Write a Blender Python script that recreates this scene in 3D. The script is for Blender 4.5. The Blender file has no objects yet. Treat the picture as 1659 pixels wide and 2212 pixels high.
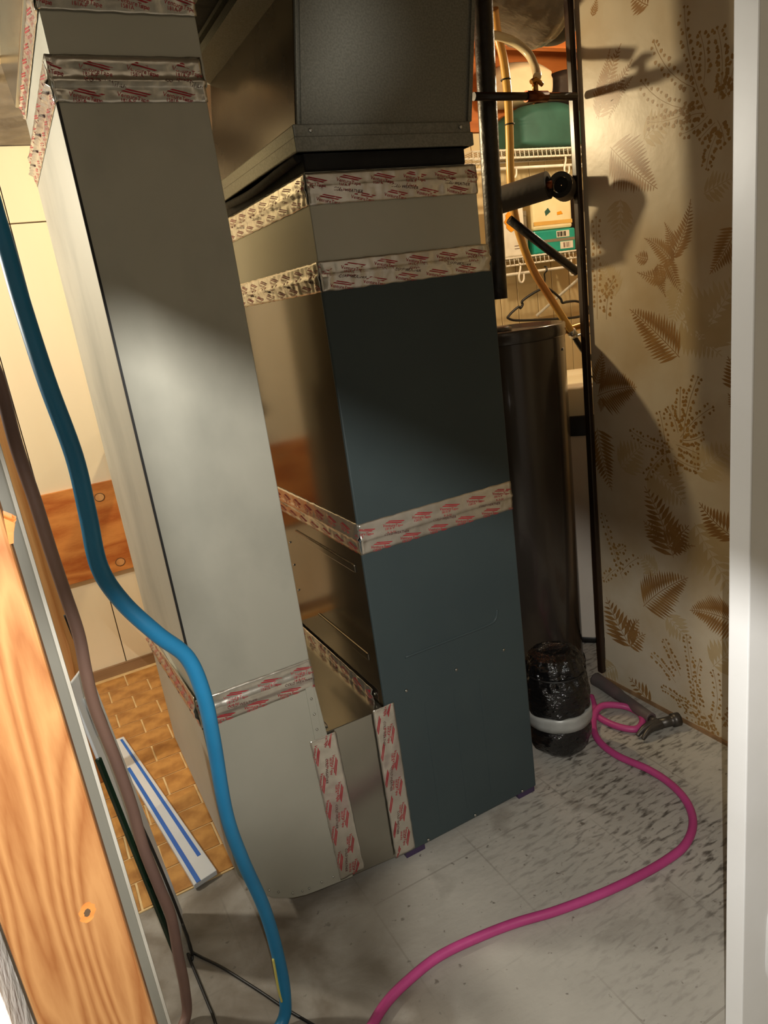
import bpy, bmesh, math, random
from mathutils import Vector, Matrix, noise
random.seed(7)
S = bpy.context.scene
C = S.collection
PI = math.pi

# ---------------------------------------------------------------- camera
cam_d = bpy.data.cameras.new('camera')
cam = bpy.data.objects.new('camera', cam_d); C.objects.link(cam)
cam_d.sensor_fit = 'HORIZONTAL'; cam_d.sensor_width = 36.0
cam_d.lens = 36.0 * 1520.1 / 1659.0
cam_d.clip_start = 0.02
_R = ((0.87308767, -0.46925238, -0.13236361), (-0.24804227, -0.19376938, -0.94917252), (0.41975345, 0.86154259, -0.28557208))
cam.matrix_world = Matrix(((_R[0][0], -_R[1][0], -_R[2][0], -0.59425),
                           (_R[0][1], -_R[1][1], -_R[2][1], -1.35899),
                           (_R[0][2], -_R[1][2], -_R[2][2], 1.37656),
                           (0, 0, 0, 1)))
S.camera = cam
# ---------------------------------------------------------------- world, exposure
w = bpy.data.worlds.new('world'); S.world = w; w.use_nodes = True
bg = w.node_tree.nodes['Background']
bg.inputs[0].default_value = (0.9, 0.8, 0.65, 1); bg.inputs[1].default_value = 0.02
S.view_settings.view_transform = 'Standard'; S.view_settings.look = 'None'
S.view_settings.gamma = 1.0; S.view_settings.use_curve_mapping = False
S.view_settings.exposure = 0.0
LAMP_MAIN = (-0.572, -1.365, 1.425)
P_MAIN, P_LEFT, P_STORE = 64.0, 70.0, 32.0

# ---------------------------------------------------------------- materials
def srgb(r, g, b):
    f = lambda c: (c / 255 / 12.92) if c / 255 <= .04045 else ((c / 255 + .055) / 1.055) ** 2.4
    return (f(r), f(g), f(b), 1)
def mat(name, col, rough=.6, metal=0.0, var=None, vscale=6.0, vstretch=(1, 1, 1), bump=0.0, bscale=40.0, spec=.5, rvar=0.0, coat=0.0, trans=0.0, emit=None, estr=1.0, detail=5.0, lo=.35, hi=.65, bstretch=(1, 1, 1)):
    m = bpy.data.materials.new(name); m.use_nodes = True
    nt = m.node_tree; b = nt.nodes['Principled BSDF']
    b.inputs['Base Color'].default_value = col; b.inputs['Roughness'].default_value = rough
    b.inputs['Metallic'].default_value = metal; b.inputs['Specular IOR Level'].default_value = spec
    b.inputs['Coat Weight'].default_value = coat; b.inputs['Transmission Weight'].default_value = trans
    if emit:
        b.inputs['Emission Color'].default_value = emit; b.inputs['Emission Strength'].default_value = estr
    tc = nt.nodes.new('ShaderNodeTexCoord')
    def nz(sc, st, det=5.0):
        mp = nt.nodes.new('ShaderNodeMapping'); mp.inputs['Scale'].default_value = st
        nt.links.new(tc.outputs['Object'], mp.inputs['Vector'])
        n = nt.nodes.new('ShaderNodeTexNoise'); n.inputs['Scale'].default_value = sc; n.inputs['Detail'].default_value = det
        nt.links.new(mp.outputs['Vector'], n.inputs['Vector']); return n
    if var:
        n = nz(vscale, vstretch, detail)
        cr = nt.nodes.new('ShaderNodeValToRGB'); nt.links.new(n.outputs['Fac'], cr.inputs['Fac'])
        cr.color_ramp.elements[0].position = lo; cr.color_ramp.elements[1].position = hi
        cr.color_ramp.elements[0].color = col; cr.color_ramp.elements[1].color = var
        nt.links.new(cr.outputs['Color'], b.inputs['Base Color'])
        if rvar:
            mr = nt.nodes.new('ShaderNodeMapRange'); mr.inputs['To Min'].default_value = rough - rvar; mr.inputs['To Max'].default_value = rough + rvar
            nt.links.new(n.outputs['Fac'], mr.inputs['Value']); nt.links.new(mr.outputs['Result'], b.inputs['Roughness'])
    if bump:
        n2 = nz(bscale, bstretch, 4.0); bp = nt.nodes.new('ShaderNodeBump'); bp.inputs['Strength'].default_value = bump; bp.inputs['Distance'].default_value = .01
        nt.links.new(n2.outputs['Fac'], bp.inputs['Height']); nt.links.new(bp.outputs['Normal'], b.inputs['Normal'])
    return m
def wood(name, a, b_, scale=5.0, stretch=(1, 1, .06), rough=.55, distort=3.0, bands=6.0):
    m = bpy.data.materials.new(name); m.use_nodes = True; nt = m.node_tree; b = nt.nodes['Principled BSDF']
    tc = nt.nodes.new('ShaderNodeTexCoord'); mp = nt.nodes.new('ShaderNodeMapping'); mp.inputs['Scale'].default_value = stretch
    nt.links.new(tc.outputs['Object'], mp.inputs['Vector'])
    n = nt.nodes.new('ShaderNodeTexNoise'); n.inputs['Scale'].default_value = scale; n.inputs['Detail'].default_value = 2; n.inputs['Distortion'].default_value = .3
    nt.links.new(mp.outputs['Vector'], n.inputs['Vector'])
    mu = nt.nodes.new('ShaderNodeMath'); mu.operation = 'MULTIPLY'; mu.inputs[1].default_value = bands
    nt.links.new(n.outputs['Fac'], mu.inputs[0])
    fr = nt.nodes.new('ShaderNodeMath'); fr.operation = 'PINGPONG'; fr.inputs[1].default_value = .5
    nt.links.new(mu.outputs[0], fr.inputs[0])
    n2 = nt.nodes.new('ShaderNodeTexNoise'); n2.inputs['Scale'].default_value = scale * 30; n2.inputs['Detail'].default_value = 3
    nt.links.new(mp.outputs['Vector'], n2.inputs['Vector'])
    ad = nt.nodes.new('ShaderNodeMath'); ad.operation = 'MULTIPLY_ADD'; ad.inputs[1].default_value = .35
    nt.links.new(n2.outputs['Fac'], ad.inputs[0]); nt.links.new(fr.outputs[0], ad.inputs[2])
    cr = nt.nodes.new('ShaderNodeValToRGB'); cr.color_ramp.elements[0].color = a; cr.color_ramp.elements[1].color = b_
    cr.color_ramp.elements[0].position = .15; cr.color_ramp.elements[1].position = .65
    nt.links.new(ad.outputs[0], cr.inputs['Fac']); nt.links.new(cr.outputs['Color'], b.inputs['Base Color'])
    b.inputs['Roughness'].default_value = rough; b.inputs['Specular IOR Level'].default_value = .3
    return m
def concrete():
    m = bpy.data.materials.new('concrete'); m.use_nodes = True; nt = m.node_tree; b = nt.nodes['Principled BSDF']
    N = nt.nodes.new; Lk = nt.links.new
    tc = N('ShaderNodeTexCoord')
    def noise_(sc, st, det, dis=0.0):
        mp = N('ShaderNodeMapping'); mp.inputs['Scale'].default_value = st; Lk(tc.outputs['Object'], mp.inputs['Vector'])
        n = N('ShaderNodeTexNoise'); n.inputs['Scale'].default_value = sc; n.inputs['Detail'].default_value = det; n.inputs['Distortion'].default_value = dis
        Lk(mp.outputs['Vector'], n.inputs['Vector']); return n.outputs['Fac']
    def ramp(x, p0, p1, c0, c1):
        r = N('ShaderNodeValToRGB'); r.color_ramp.elements[0].position = p0; r.color_ramp.elements[1].position = p1
        r.color_ramp.elements[0].color = c0; r.color_ramp.elements[1].color = c1; Lk(x, r.inputs['Fac']); return r.outputs['Color']
    def mix(f, a, c, mode='MIX'):
        x = N('ShaderNodeMix'); x.data_type = 'RGBA'; x.blend_type = mode
        if hasattr(f, 'name'): Lk(f, x.inputs['Factor'])
        else: x.inputs['Factor'].default_value = f
        for s, v in ((x.inputs['A'], a), (x.inputs['B'], c)):
            pass
        Lk(a, x.inputs[6])
        if hasattr(c, 'name'): Lk(c, x.inputs[7])
        else: x.inputs[7].default_value = c
        return x.outputs[2]
    base = ramp(noise_(3.0, (1, 1, 1), 6), .3, .7, srgb(160, 156, 147), srgb(184, 180, 170))
    k0, k1 = (0, 0, 0, 1), (1, 1, 1, 1)
    # brown soil at the duct foot, with the floor shadow there painted in
    mpl = N('ShaderNodeSeparateXYZ'); Lk(tc.outputs['Object'], mpl.inputs[0])
    lf = N('ShaderNodeMapRange'); lf.inputs['From Min'].default_value = .02; lf.inputs['From Max'].default_value = -.22; Lk(mpl.outputs[0], lf.inputs['Value'])
    so = N('ShaderNodeMath'); so.operation = 'MULTIPLY'; Lk(lf.outputs[0], so.inputs[0]); Lk(ramp(noise_(7, (1, 1, 1), 6, .5), .3, .62, (.25, .25, .25, 1), (.85, .85, .85, 1)), so.inputs[1])
    base = mix(so.outputs[0], base, srgb(96, 85, 70))
    # worn dark scuffs, drawn out along one direction, heavier on the right
    mpx = N('ShaderNodeSeparateXYZ'); Lk(tc.outputs['Object'], mpx.inputs[0])
    streak = ramp(noise_(58, (.42, 1.5, 1), 9, .35), .50, .66, k0, k1)
    patch = ramp(noise_(2.2, (1, 1, 1), 3), .36, .56, k0, k1)
    right = N('ShaderNodeMapRange'); right.inputs['From Min'].default_value = 0.05; right.inputs['From Max'].default_value = .6; Lk(mpx.outputs[0], right.inputs['Value'])
    mm = N('ShaderNodeMath'); mm.operation = 'MULTIPLY'; Lk(streak, mm.inputs[0]); Lk(patch, mm.inputs[1])
    m2 = N('ShaderNodeMath'); m2.operation = 'MULTIPLY'; Lk(mm.outputs[0], m2.inputs[0]); Lk(right.outputs[0], m2.inputs[1])
    base = mix(m2.outputs[0], base, srgb(88, 83, 76))
    speck = ramp(noise_(45, (1, 1, 1), 4), .66, .72, k0, k1)
    base = mix(speck, base, srgb(110, 104, 95))
    blot = ramp(noise_(5.5, (1, 1, 1), 5, .4), .6, .74, k0, (.55, .55, .55, 1))
    base = mix(blot, base, srgb(112, 104, 92))
    # traces of the old one-foot tiles
    grid = None
    for ax, off in ((0, .16), (1, -.075)):
        a = N('ShaderNodeMath'); a.operation = 'ADD'; a.inputs[1].default_value = 30.5 - off + .1525; Lk(mpx.outputs[ax], a.inputs[0])
        p = N('ShaderNodeMath'); p.operation = 'MODULO'; p.inputs[1].default_value = .305; Lk(a.outputs[0], p.inputs[0])
        d = N('ShaderNodeMath'); d.operation = 'SUBTRACT'; d.inputs[1].default_value = .1525; Lk(p.outputs[0], d.inputs[0])
        ab = N('ShaderNodeMath'); ab.operation = 'ABSOLUTE'; Lk(d.outputs[0], ab.inputs[0])
        ls = N('ShaderNodeMath'); ls.operation = 'LESS_THAN'; ls.inputs[1].default_value = .0022; Lk(ab.outputs[0], ls.inputs[0])
        if grid is None: grid = ls.outputs[0]
        else:
            mx = N('ShaderNodeMath'); mx.operation = 'MAXIMUM'; Lk(grid, mx.inputs[0]); Lk(ls.outputs[0], mx.inputs[1]); grid = mx.outputs[0]
    gf = N('ShaderNodeMath'); gf.operation = 'MULTIPLY'; Lk(grid, gf.inputs[0]); Lk(ramp(noise_(4, (1, 1, 1), 3), .4, .6, (.0, .0, .0, 1), (.4, .4, .4, 1)), gf.inputs[1])
    base = mix(gf.outputs[0], base, srgb(112, 106, 96))
    Lk(base, b.inputs['Base Color']); b.inputs['Roughness'].default_value = .62; b.inputs['Specular IOR Level'].default_value = .35
    bp = N('ShaderNodeBump'); bp.inputs['Strength'].default_value = .35; bp.inputs['Distance'].default_value = .006
    Lk(noise_(30, (.7, 1.3, 1), 8), bp.inputs['Height']); Lk(bp.outputs['Normal'], b.inputs['Normal'])
    return m

M = {}
M['concrete'] = concrete()
M['galv'] = mat('galvanised_steel', srgb(178, 177, 163), .50, .55, srgb(190, 188, 174), 3.0, rvar=.06, bump=.02, bscale=8)
M['galv_smudge'] = mat('galvanised_steel_smudged', srgb(186, 184, 170), .50, .55, srgb(158, 157, 145), 5.0, (1, 1, .7), rvar=.06, bump=.015, bscale=6, lo=.45, hi=.8)
M['galv_shiny'] = mat('shiny_galvanised_steel', srgb(170, 166, 155), .2, .95, srgb(150, 148, 138), 3.0, rvar=.06, bump=.01, bscale=6)
M['galv_old'] = mat('old_galvanised_steel', srgb(132, 131, 120), .45, .5, srgb(116, 115, 105), 260.0, rvar=.05, bump=.02, bscale=150, lo=.4, hi=.62)
M['plenum_side'] = mat('brown_reflection_steel', srgb(76, 64, 46), .26, .85, srgb(60, 48, 34), 6.0, rvar=.08, bump=.01, bscale=10)  # dark brown reflection painted into the colour of the plenum's left side
M['paint'] = mat('dark_grey_paint', srgb(62, 73, 74), .45, .0, srgb(58, 69, 71), 4.0, bump=.004, bscale=200, spec=.3)
M['paint_shiny'] = mat('polished_side_panel', srgb(120, 112, 98), .13, .9, srgb(108, 100, 88), 2.0, bump=.006, bscale=5)
M['foil'] = mat('foil_tape', srgb(226, 220, 208), .24, .88, srgb(208, 202, 190), 30.0, bump=.06, bscale=45)
M['print_red'] = mat('red_ink', srgb(176, 34, 48), .4, .1, srgb(160, 26, 40), 60)
M['print_brown'] = mat('brown_ink', srgb(96, 52, 50), .4, .1, srgb(86, 46, 44), 60)
M['canvas'] = mat('black_canvas', srgb(16, 15, 14), .75, 0, srgb(24, 22, 20), 20, bump=.3, bscale=30)
M['steel'] = mat('screw_steel', srgb(200, 200, 195), .25, 1.0, srgb(180, 180, 175), 50)
M['purple'] = mat('purple_plastic', srgb(66, 50, 84), .4, 0, srgb(58, 44, 74), 20)
M['wallpaper'] = mat('cream_vinyl_wallpaper', srgb(206, 194, 170), .36, 0, srgb(186, 164, 128), 4.2, bump=.12, bscale=14, lo=.42, hi=.72, spec=.5)
M['fern'] = mat('brown_fern_print', srgb(158, 120, 70), .36, 0, srgb(140, 102, 58), 20)
M['maiden'] = mat('ochre_leaf_print', srgb(166, 130, 74), .36, 0, srgb(148, 112, 62), 20)
M['faded'] = mat('faded_fern_print', srgb(192, 172, 134), .38, 0, srgb(186, 164, 124), 12)
M['cream'] = mat('cream_panelling', srgb(240, 226, 194), .5, 0, srgb(232, 214, 178), 3.0, (1, 1, .15), bump=.02, bscale=30)
M['cream_dim'] = mat('tan_panelling', srgb(214, 190, 142), .55, 0, srgb(200, 176, 130), 3.0, (1, 1, .15))
M['groove'] = mat('panel_groove', srgb(82, 62, 40), .8, 0, srgb(66, 50, 34), 10)
M['ply'] = wood('plywood', srgb(176, 96, 42), srgb(214, 142, 74), 4.5, (.35, 1, 1.6), .5, bands=5)
M['stud'] = wood('pine_stud', srgb(132, 82, 42), srgb(164, 118, 72), 5.0, (2.2, 1.0, .26), .6, bands=26)
M['stud_b'] = wood('pine_batten', srgb(196, 132, 74), srgb(226, 172, 112), 9, (1, 1, .05), .55)
M['joist'] = wood('joist_wood', srgb(150, 78, 28), srgb(188, 106, 46), 6, (.08, 1, 1), .6)
M['baseboard'] = wood('baseboard_wood', srgb(120, 92, 64), srgb(150, 118, 84), 6, (.08, 1, 1), .5)
M['plaster'] = mat('grey_plaster', srgb(150, 140, 124), .85, 0, srgb(126, 116, 102), 12, bump=.6, bscale=25)
M['white'] = mat('white_paint', srgb(232, 232, 230), .35, 0, srgb(224, 223, 220), 3, bump=.01, bscale=20)
M['grey_paint'] = mat('grey_green_paint', srgb(140, 138, 126), .5, 0, srgb(128, 126, 116), 5, (1, 1, .3))
M['edge_white'] = mat('pale_edge', srgb(206, 202, 190), .5, 0, srgb(186, 180, 166), 10)
M['drywall'] = mat('drywall', srgb(236, 232, 226), .8, 0, srgb(214, 208, 198), 40, bump=.4, bscale=60)
M['tile'] = mat('gold_vinyl_tile', srgb(186, 136, 72), .42, 0, srgb(140, 92, 42), 16, bump=.05, bscale=60, lo=.4, hi=.7)
M['grout'] = mat('pale_grout', srgb(214, 186, 134), .7, 0, srgb(196, 164, 112), 20)
M['hose_blue'] = mat('blue_rubber', srgb(36, 128, 176), .42, 0, srgb(30, 116, 162), 6)
M['hose_brown'] = mat('grey_brown_rubber', srgb(134, 104, 90), .55, 0, srgb(112, 86, 78), 5)
M['hose_pink'] = mat('magenta_rubber', srgb(190, 72, 134), .45, 0, srgb(172, 60, 118), 9)
M['black'] = mat('black_rubber', srgb(20, 20, 20), .45, 0, srgb(30, 29, 28), 12)
M['yellow_stripe'] = mat('yellow_mark', srgb(216, 206, 110), .45, 0, srgb(200, 190, 100), 12)
M['plastic_bag'] = mat('black_plastic_film', srgb(12, 12, 13), .12, 0, srgb(22, 22, 23), 14, bump=1.0, bscale=38, spec=.7, bstretch=(1, 1, 2.2))
M['duct_tape'] = mat('silver_duct_tape', srgb(176, 178, 174), .4, .2, srgb(156, 158, 154), 20, bump=.15, bscale=30)
M['heater'] = mat('brown_grey_enamel', srgb(66, 60, 55), .24, .25, srgb(58, 53, 48), 3, (1, 1, .2), coat=.3)
M['tank'] = mat('white_tank_plastic', srgb(224, 214, 200), .4, 0, srgb(214, 202, 186), 4)
M['tank_top'] = mat('cream_tank_lid', srgb(240, 230, 196), .4, 0, srgb(232, 220, 182), 4)
M['abs'] = mat('black_pipe', srgb(26, 23, 20), .4, 0, srgb(40, 34, 28), 30, bump=.2, bscale=60)
M['foam'] = mat('grey_foam', srgb(74, 68, 60), .7, 0, srgb(62, 56, 50), 10, bump=.1, bscale=40)
M['copper'] = mat('tarnished_copper', srgb(120, 66, 38), .35, .9, srgb(84, 46, 28), 14)
M['brass'] = mat('brass', srgb(190, 140, 70), .3, .9, srgb(150, 106, 54), 14)
M['vinyl'] = mat('yellowed_vinyl_tube', srgb(226, 180, 92), .3, 0, srgb(206, 140, 70), 2.5, lo=.4, hi=.6)
M['vinyl_white'] = mat('milky_vinyl_tube', srgb(232, 216, 176), .3, 0, srgb(222, 204, 160), 4)
M['flex'] = mat('grey_insulation_sleeve', srgb(120, 108, 92), .22, 0, srgb(92, 82, 70), 7, (1, 1, 1), bump=.8, bscale=9, bstretch=(.5, 2.5, 2))
M['dark_trim'] = mat('dark_brown_trim', srgb(44, 30, 20), .3, 0, srgb(34, 24, 16), 8, (1, 1, .1))
M['wire'] = mat('white_wire', srgb(236, 228, 208), .35, 0, srgb(222, 212, 190), 20)
M['pillow_green'] = mat('green_cloth', srgb(44, 90, 74), .7, 0, srgb(34, 74, 60), 6, bump=.2, bscale=20)
M['pillow_cream'] = mat('cream_cloth', srgb(226, 200, 158), .7, 0, srgb(212, 186, 144), 6, bump=.2, bscale=20)
M['blanket'] = mat('dark_cloth', srgb(44, 32, 24), .8, 0, srgb(56, 42, 30), 8, bump=.2, bscale=20)
M['teal'] = mat('teal_wrapper', srgb(22, 160, 140), .3, 0, srgb(16, 140, 122), 9, bump=.15, bscale=24)
M['pale_wrap'] = mat('pale_wrapper', srgb(246, 232, 186), .35, 0, srgb(236, 216, 160), 7)
M['orange'] = mat('orange_ink', srgb(238, 160, 24), .4, 0, srgb(228, 144, 16), 12)
M['red'] = mat('red_ink_box', srgb(196, 34, 30), .4, 0, srgb(180, 28, 26), 12)
M['card'] = mat('cardboard', srgb(168, 132, 88), .8, 0, srgb(154, 118, 76), 6, (1, 1, .2))
M['card_grey'] = mat('grey_carton', srgb(140, 128, 104), .7, 0, srgb(126, 114, 92), 6)
M['clear'] = mat('milky_plastic', srgb(222, 226, 228), .25, 0, srgb(208, 212, 214), 4, trans=.15)
M['blue_line'] = mat('blue_stripe', srgb(34, 104, 190), .35, 0, srgb(28, 92, 176), 9)
M['green_glass'] = mat('green_glass_edge', srgb(14, 46, 30), .1, 0, srgb(8, 30, 20), 5)
M['hammer'] = mat('hammer_steel', srgb(96, 92, 88), .4, .7, srgb(70, 66, 62), 20)
M['grip'] = mat('grey_grip', srgb(84, 80, 78), .6, 0, srgb(100, 80, 80), 14)
M['beige'] = mat('beige_wall', srgb(128, 126, 116), .8, 0, srgb(118, 114, 104), 2)
M['lamp_glass'] = mat('lit_bulb', (1, .9, .7, 1), .4, 0, (1, .92, .75, 1), 3, emit=(1, .85, .6, 1), estr=12)
M['door_white'] = mat('white_door_paint', srgb(242, 243, 244), .32, 0, srgb(232, 232, 231), 3.5, bump=.015, bscale=30, lo=.5, hi=.8)

# ---------------------------------------------------------------- mesh helpers
def box(bm, lo, hi, bev=0.0):
    x0, y0, z0 = lo; x1, y1, z1 = hi
    v = [bm.verts.new(p) for p in ((x0, y0, z0), (x1, y0, z0), (x1, y1, z0), (x0, y1, z0), (x0, y0, z1), (x1, y0, z1), (x1, y1, z1), (x0, y1, z1))]
    fs = [bm.faces.new([v[i] for i in f]) for f in ((0, 3, 2, 1), (4, 5, 6, 7), (0, 1, 5, 4), (1, 2, 6, 5), (2, 3, 7, 6), (3, 0, 4, 7))]
    if bev:
        ed = list({e for f in fs for e in f.edges})
        bmesh.ops.bevel(bm, geom=ed, offset=bev, segments=2, affect='EDGES', profile=.5)
    return v
def hexa(bm, b4, t4):
    v = [bm.verts.new(p) for p in list(b4) + list(t4)]
    for f in ((0, 3, 2, 1), (4, 5, 6, 7), (0, 1, 5, 4), (1, 2, 6, 5), (2, 3, 7, 6), (3, 0, 4, 7)): bm.faces.new([v[i] for i in f])
def spline(pts, n=8):
    P = [Vector(p) for p in pts]; out = []
    for i in range(len(P) - 1):
        a = P[max(i - 1, 0)]; b = P[i]; c = P[i + 1]; d = P[min(i + 2, len(P) - 1)]
        for k in range(n):
            t = k / n
            out.append(.5 * ((2 * b) + (c - a) * t + (2 * a - 5 * b + 4 * c - d) * t * t + (3 * b - a - 3 * c + d) * t ** 3))
    out.append(P[-1]); return out
def tube(bm, pts, r, seg=12, smooth=8, caps=True, wob=None):
    P = spline(pts, smooth) if smooth else [Vector(p) for p in pts]
    up = Vector((0, 0, 1)); rings = []; n0 = None
    for i, p in enumerate(P):
        t = (P[min(i + 1, len(P) - 1)] - P[max(i - 1, 0)]).normalized()
        if n0 is None:
            n0 = t.cross(up) if abs(t.dot(up)) < .95 else t.cross(Vector((1, 0, 0)))
        n0 = (n0 - t * n0.dot(t)).normalized(); b = t.cross(n0)
        rr = r(i / (len(P) - 1)) if callable(r) else r
        ring = []
        for k in range(seg):
            a = 2 * PI * k / seg; q = rr
            if wob: q *= 1 + wob(i / (len(P) - 1), a)
            ring.append(bm.verts.new(p + (n0 * math.cos(a) + b * math.sin(a)) * q))
        rings.append(ring)
    for i in range(len(rings) - 1):
        for k in range(seg):
            f = bm.faces.new((rings[i][k], rings[i][(k + 1) % seg], rings[i + 1][(k + 1) % seg], rings[i + 1][k])); f.smooth = True
    if caps:
        bm.faces.new(list(reversed(rings[0]))); bm.faces.new(rings[-1])
def lathe(bm, prof, c=(0, 0, 0), seg=40, wob=None, smooth=True):
    rings = []
    for r, z in prof:
        ring = []
        for k in range(seg):
            a = 2 * PI * k / seg; q = r
            if wob: q = r * (1 + wob(a, z))
            ring.append(bm.verts.new((c[0] + q * math.cos(a), c[1] + q * math.sin(a), c[2] + z)))
        rings.append(ring)
    for i in range(len(rings) - 1):
        for k in range(seg):
            f = bm.faces.new((rings[i][k], rings[i][(k + 1) % seg], rings[i + 1][(k + 1) % seg], rings[i + 1][k])); f.smooth = smooth
    bm.faces.new(list(reversed(rings[0]))); bm.faces.new(rings[-1])
def prism(bm, poly, axis, a, b):
    def P(u, v, d): return (d, u, v) if axis == 0 else ((u, d, v) if axis == 1 else (u, v, d))
    A = [bm.verts.new(P(u, v, a)) for u, v in poly]; B = [bm.verts.new(P(u, v, b)) for u, v in poly]
    bm.faces.new(A); bm.faces.new(list(reversed(B))); n = len(poly)
    for i in range(n): bm.faces.new((A[i], B[i], B[(i + 1) % n], A[(i + 1) % n]))
def NB(): return bmesh.new()
def obj(name, bm, m, parent=None, recalc=True, bevel=0.0, smooth=False):
    if recalc: bmesh.ops.recalc_face_normals(bm, faces=bm.faces)
    me = bpy.data.meshes.new(name); bm.to_mesh(me); bm.free()
    o = bpy.data.objects.new(name, me); C.objects.link(o); me.materials.append(M[m])
    if smooth:
        for p in me.polygons: p.use_smooth = True
    if bevel:
        md = o.modifiers.new('bevel', 'BEVEL'); md.width = bevel; md.segments = 2; md.limit_method = 'ANGLE'
    if parent: attach(o, parent)
    return o
def attach(o, parent):
    o.parent = parent
    if parent.type == 'EMPTY': o.matrix_parent_inverse = Matrix.Translation(-parent.location)
def bobj(name, lo, hi, m, parent=None, bev=0.0):
    b = NB(); box(b, lo, hi); return obj(name, b, m, parent, bevel=bev)
def tobj(name, pts, r, m, parent=None, **k):
    b = NB(); tube(b, pts, r, **k); return obj(name, b, m, parent)
def thing(name, label, cat, loc=(0, 0, 0), group=None):
    o = bpy.data.objects.new(name, None); C.objects.link(o); o.location = loc; o.empty_display_size = .1
    tag(o, label, cat, group); return o
def tag(o, label, cat, group=None):
    o['label'] = label; o['category'] = cat
    if group: o['group'] = group
    return o
def struct(o, label=None):
    o['kind'] = 'structure'
    if label: o['label'] = label
    return o
def inst(name, me, loc, parent):
    o = bpy.data.objects.new(name, me); C.objects.link(o); o.location = loc; attach(o, parent); return o
def bmesh_box(name, size, m, bev=0.0):
    b = NB(); box(b, (-size[0] / 2, -size[1] / 2, -size[2] / 2), (size[0] / 2, size[1] / 2, size[2] / 2), bev)
    bmesh.ops.recalc_face_normals(b, faces=b.faces)
    me = bpy.data.meshes.new(name); b.to_mesh(me); b.free(); me.materials.append(M[m]); return me
def screw(parent, p, n=(0, -1, 0), r=.004):
    b = NB(); N_ = Vector(n); tube(b, [Vector(p), Vector(p) + N_ * .003, Vector(p) + N_ * .004], lambda t: r if t < .6 else r * .6, seg=8, smooth=0)
    return obj('screw', b, 'steel', parent)

# ---------------------------------------------------------------- foil tape with its printing
_txt = {}
def text_mesh(s):
    if s in _txt: return _txt[s]
    cu = bpy.data.curves.new('lettering', 'FONT'); cu.body = s; cu.size = 1.0; cu.resolution_u = 2
    o = bpy.data.objects.new('lettering', cu); C.objects.link(o)
    me = o.to_mesh(); V = [(v.co.x, v.co.y) for v in me.vertices]; F = [tuple(p.vertices) for p in me.polygons]
    o.to_mesh_clear(); bpy.data.objects.remove(o); bpy.data.curves.remove(cu)
    _txt[s] = (V, F); return V, F
def print_items(L, W, seed, slant=-.22):
    """logos and lettering of the tape as 2-D polygons: (material, verts, faces)"""
    rnd = random.Random(seed); out = []
    def add(m, V, F, x, y, s, rot=0.0, sh=0.0):
        cr, sr = math.cos(rot), math.sin(rot)
        out.append((m, [(x + (a * s + b * s * sh) * cr - b * s * sr, y + (a * s + b * s * sh) * sr + b * s * cr) for a, b in V], F))
    rows = [(W * .70, 0.0), (W * .14, .038)] if W > .045 else [(W * .45, 0.0)]
    for y0, off in rows:
        x = -.03 + off + rnd.random() * .02; k = 0
        while x < L:
            second = '181A-P' if k % 2 else '1581A'
            third = '181B-FX' if k % 2 else None
            V, F = text_mesh('VentureTape'); add('print_red', V, F, x, y0, .0098, slant, .1)
            for j, (bx, by, bl) in enumerate(((.006, .0085, .040), (.012, .0122, .040))):
                add('print_red', [(bx, by), (bx + bl, by), (bx + bl + .004, by + .0022), (bx + .004, by + .0022)], [(0, 1, 2, 3)], x, y0, 1.0, slant)
            V, F = text_mesh(second); add('print_red', V, F, x + .004, y0 - .0088, .0082, slant * .6)
            if third:
                V, F = text_mesh(third); add('print_red', V, F, x + .004, y0 - .0165, .0074, slant * .6)
            else:
                V, F = text_mesh('8/26'); add('print_red', V, F, x + .036, y0 - .0088, .0066, slant * .6)
            x += .076; k += 1
    if W > .045:
        x = .03 + rnd.random() * .03; V, F = text_mesh('COLD WEATHER')
        while x < L - .03:
            add('print_brown', V, F, x, W * .42, .0085, slant * .6, .25); x += .13
    return out
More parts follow.
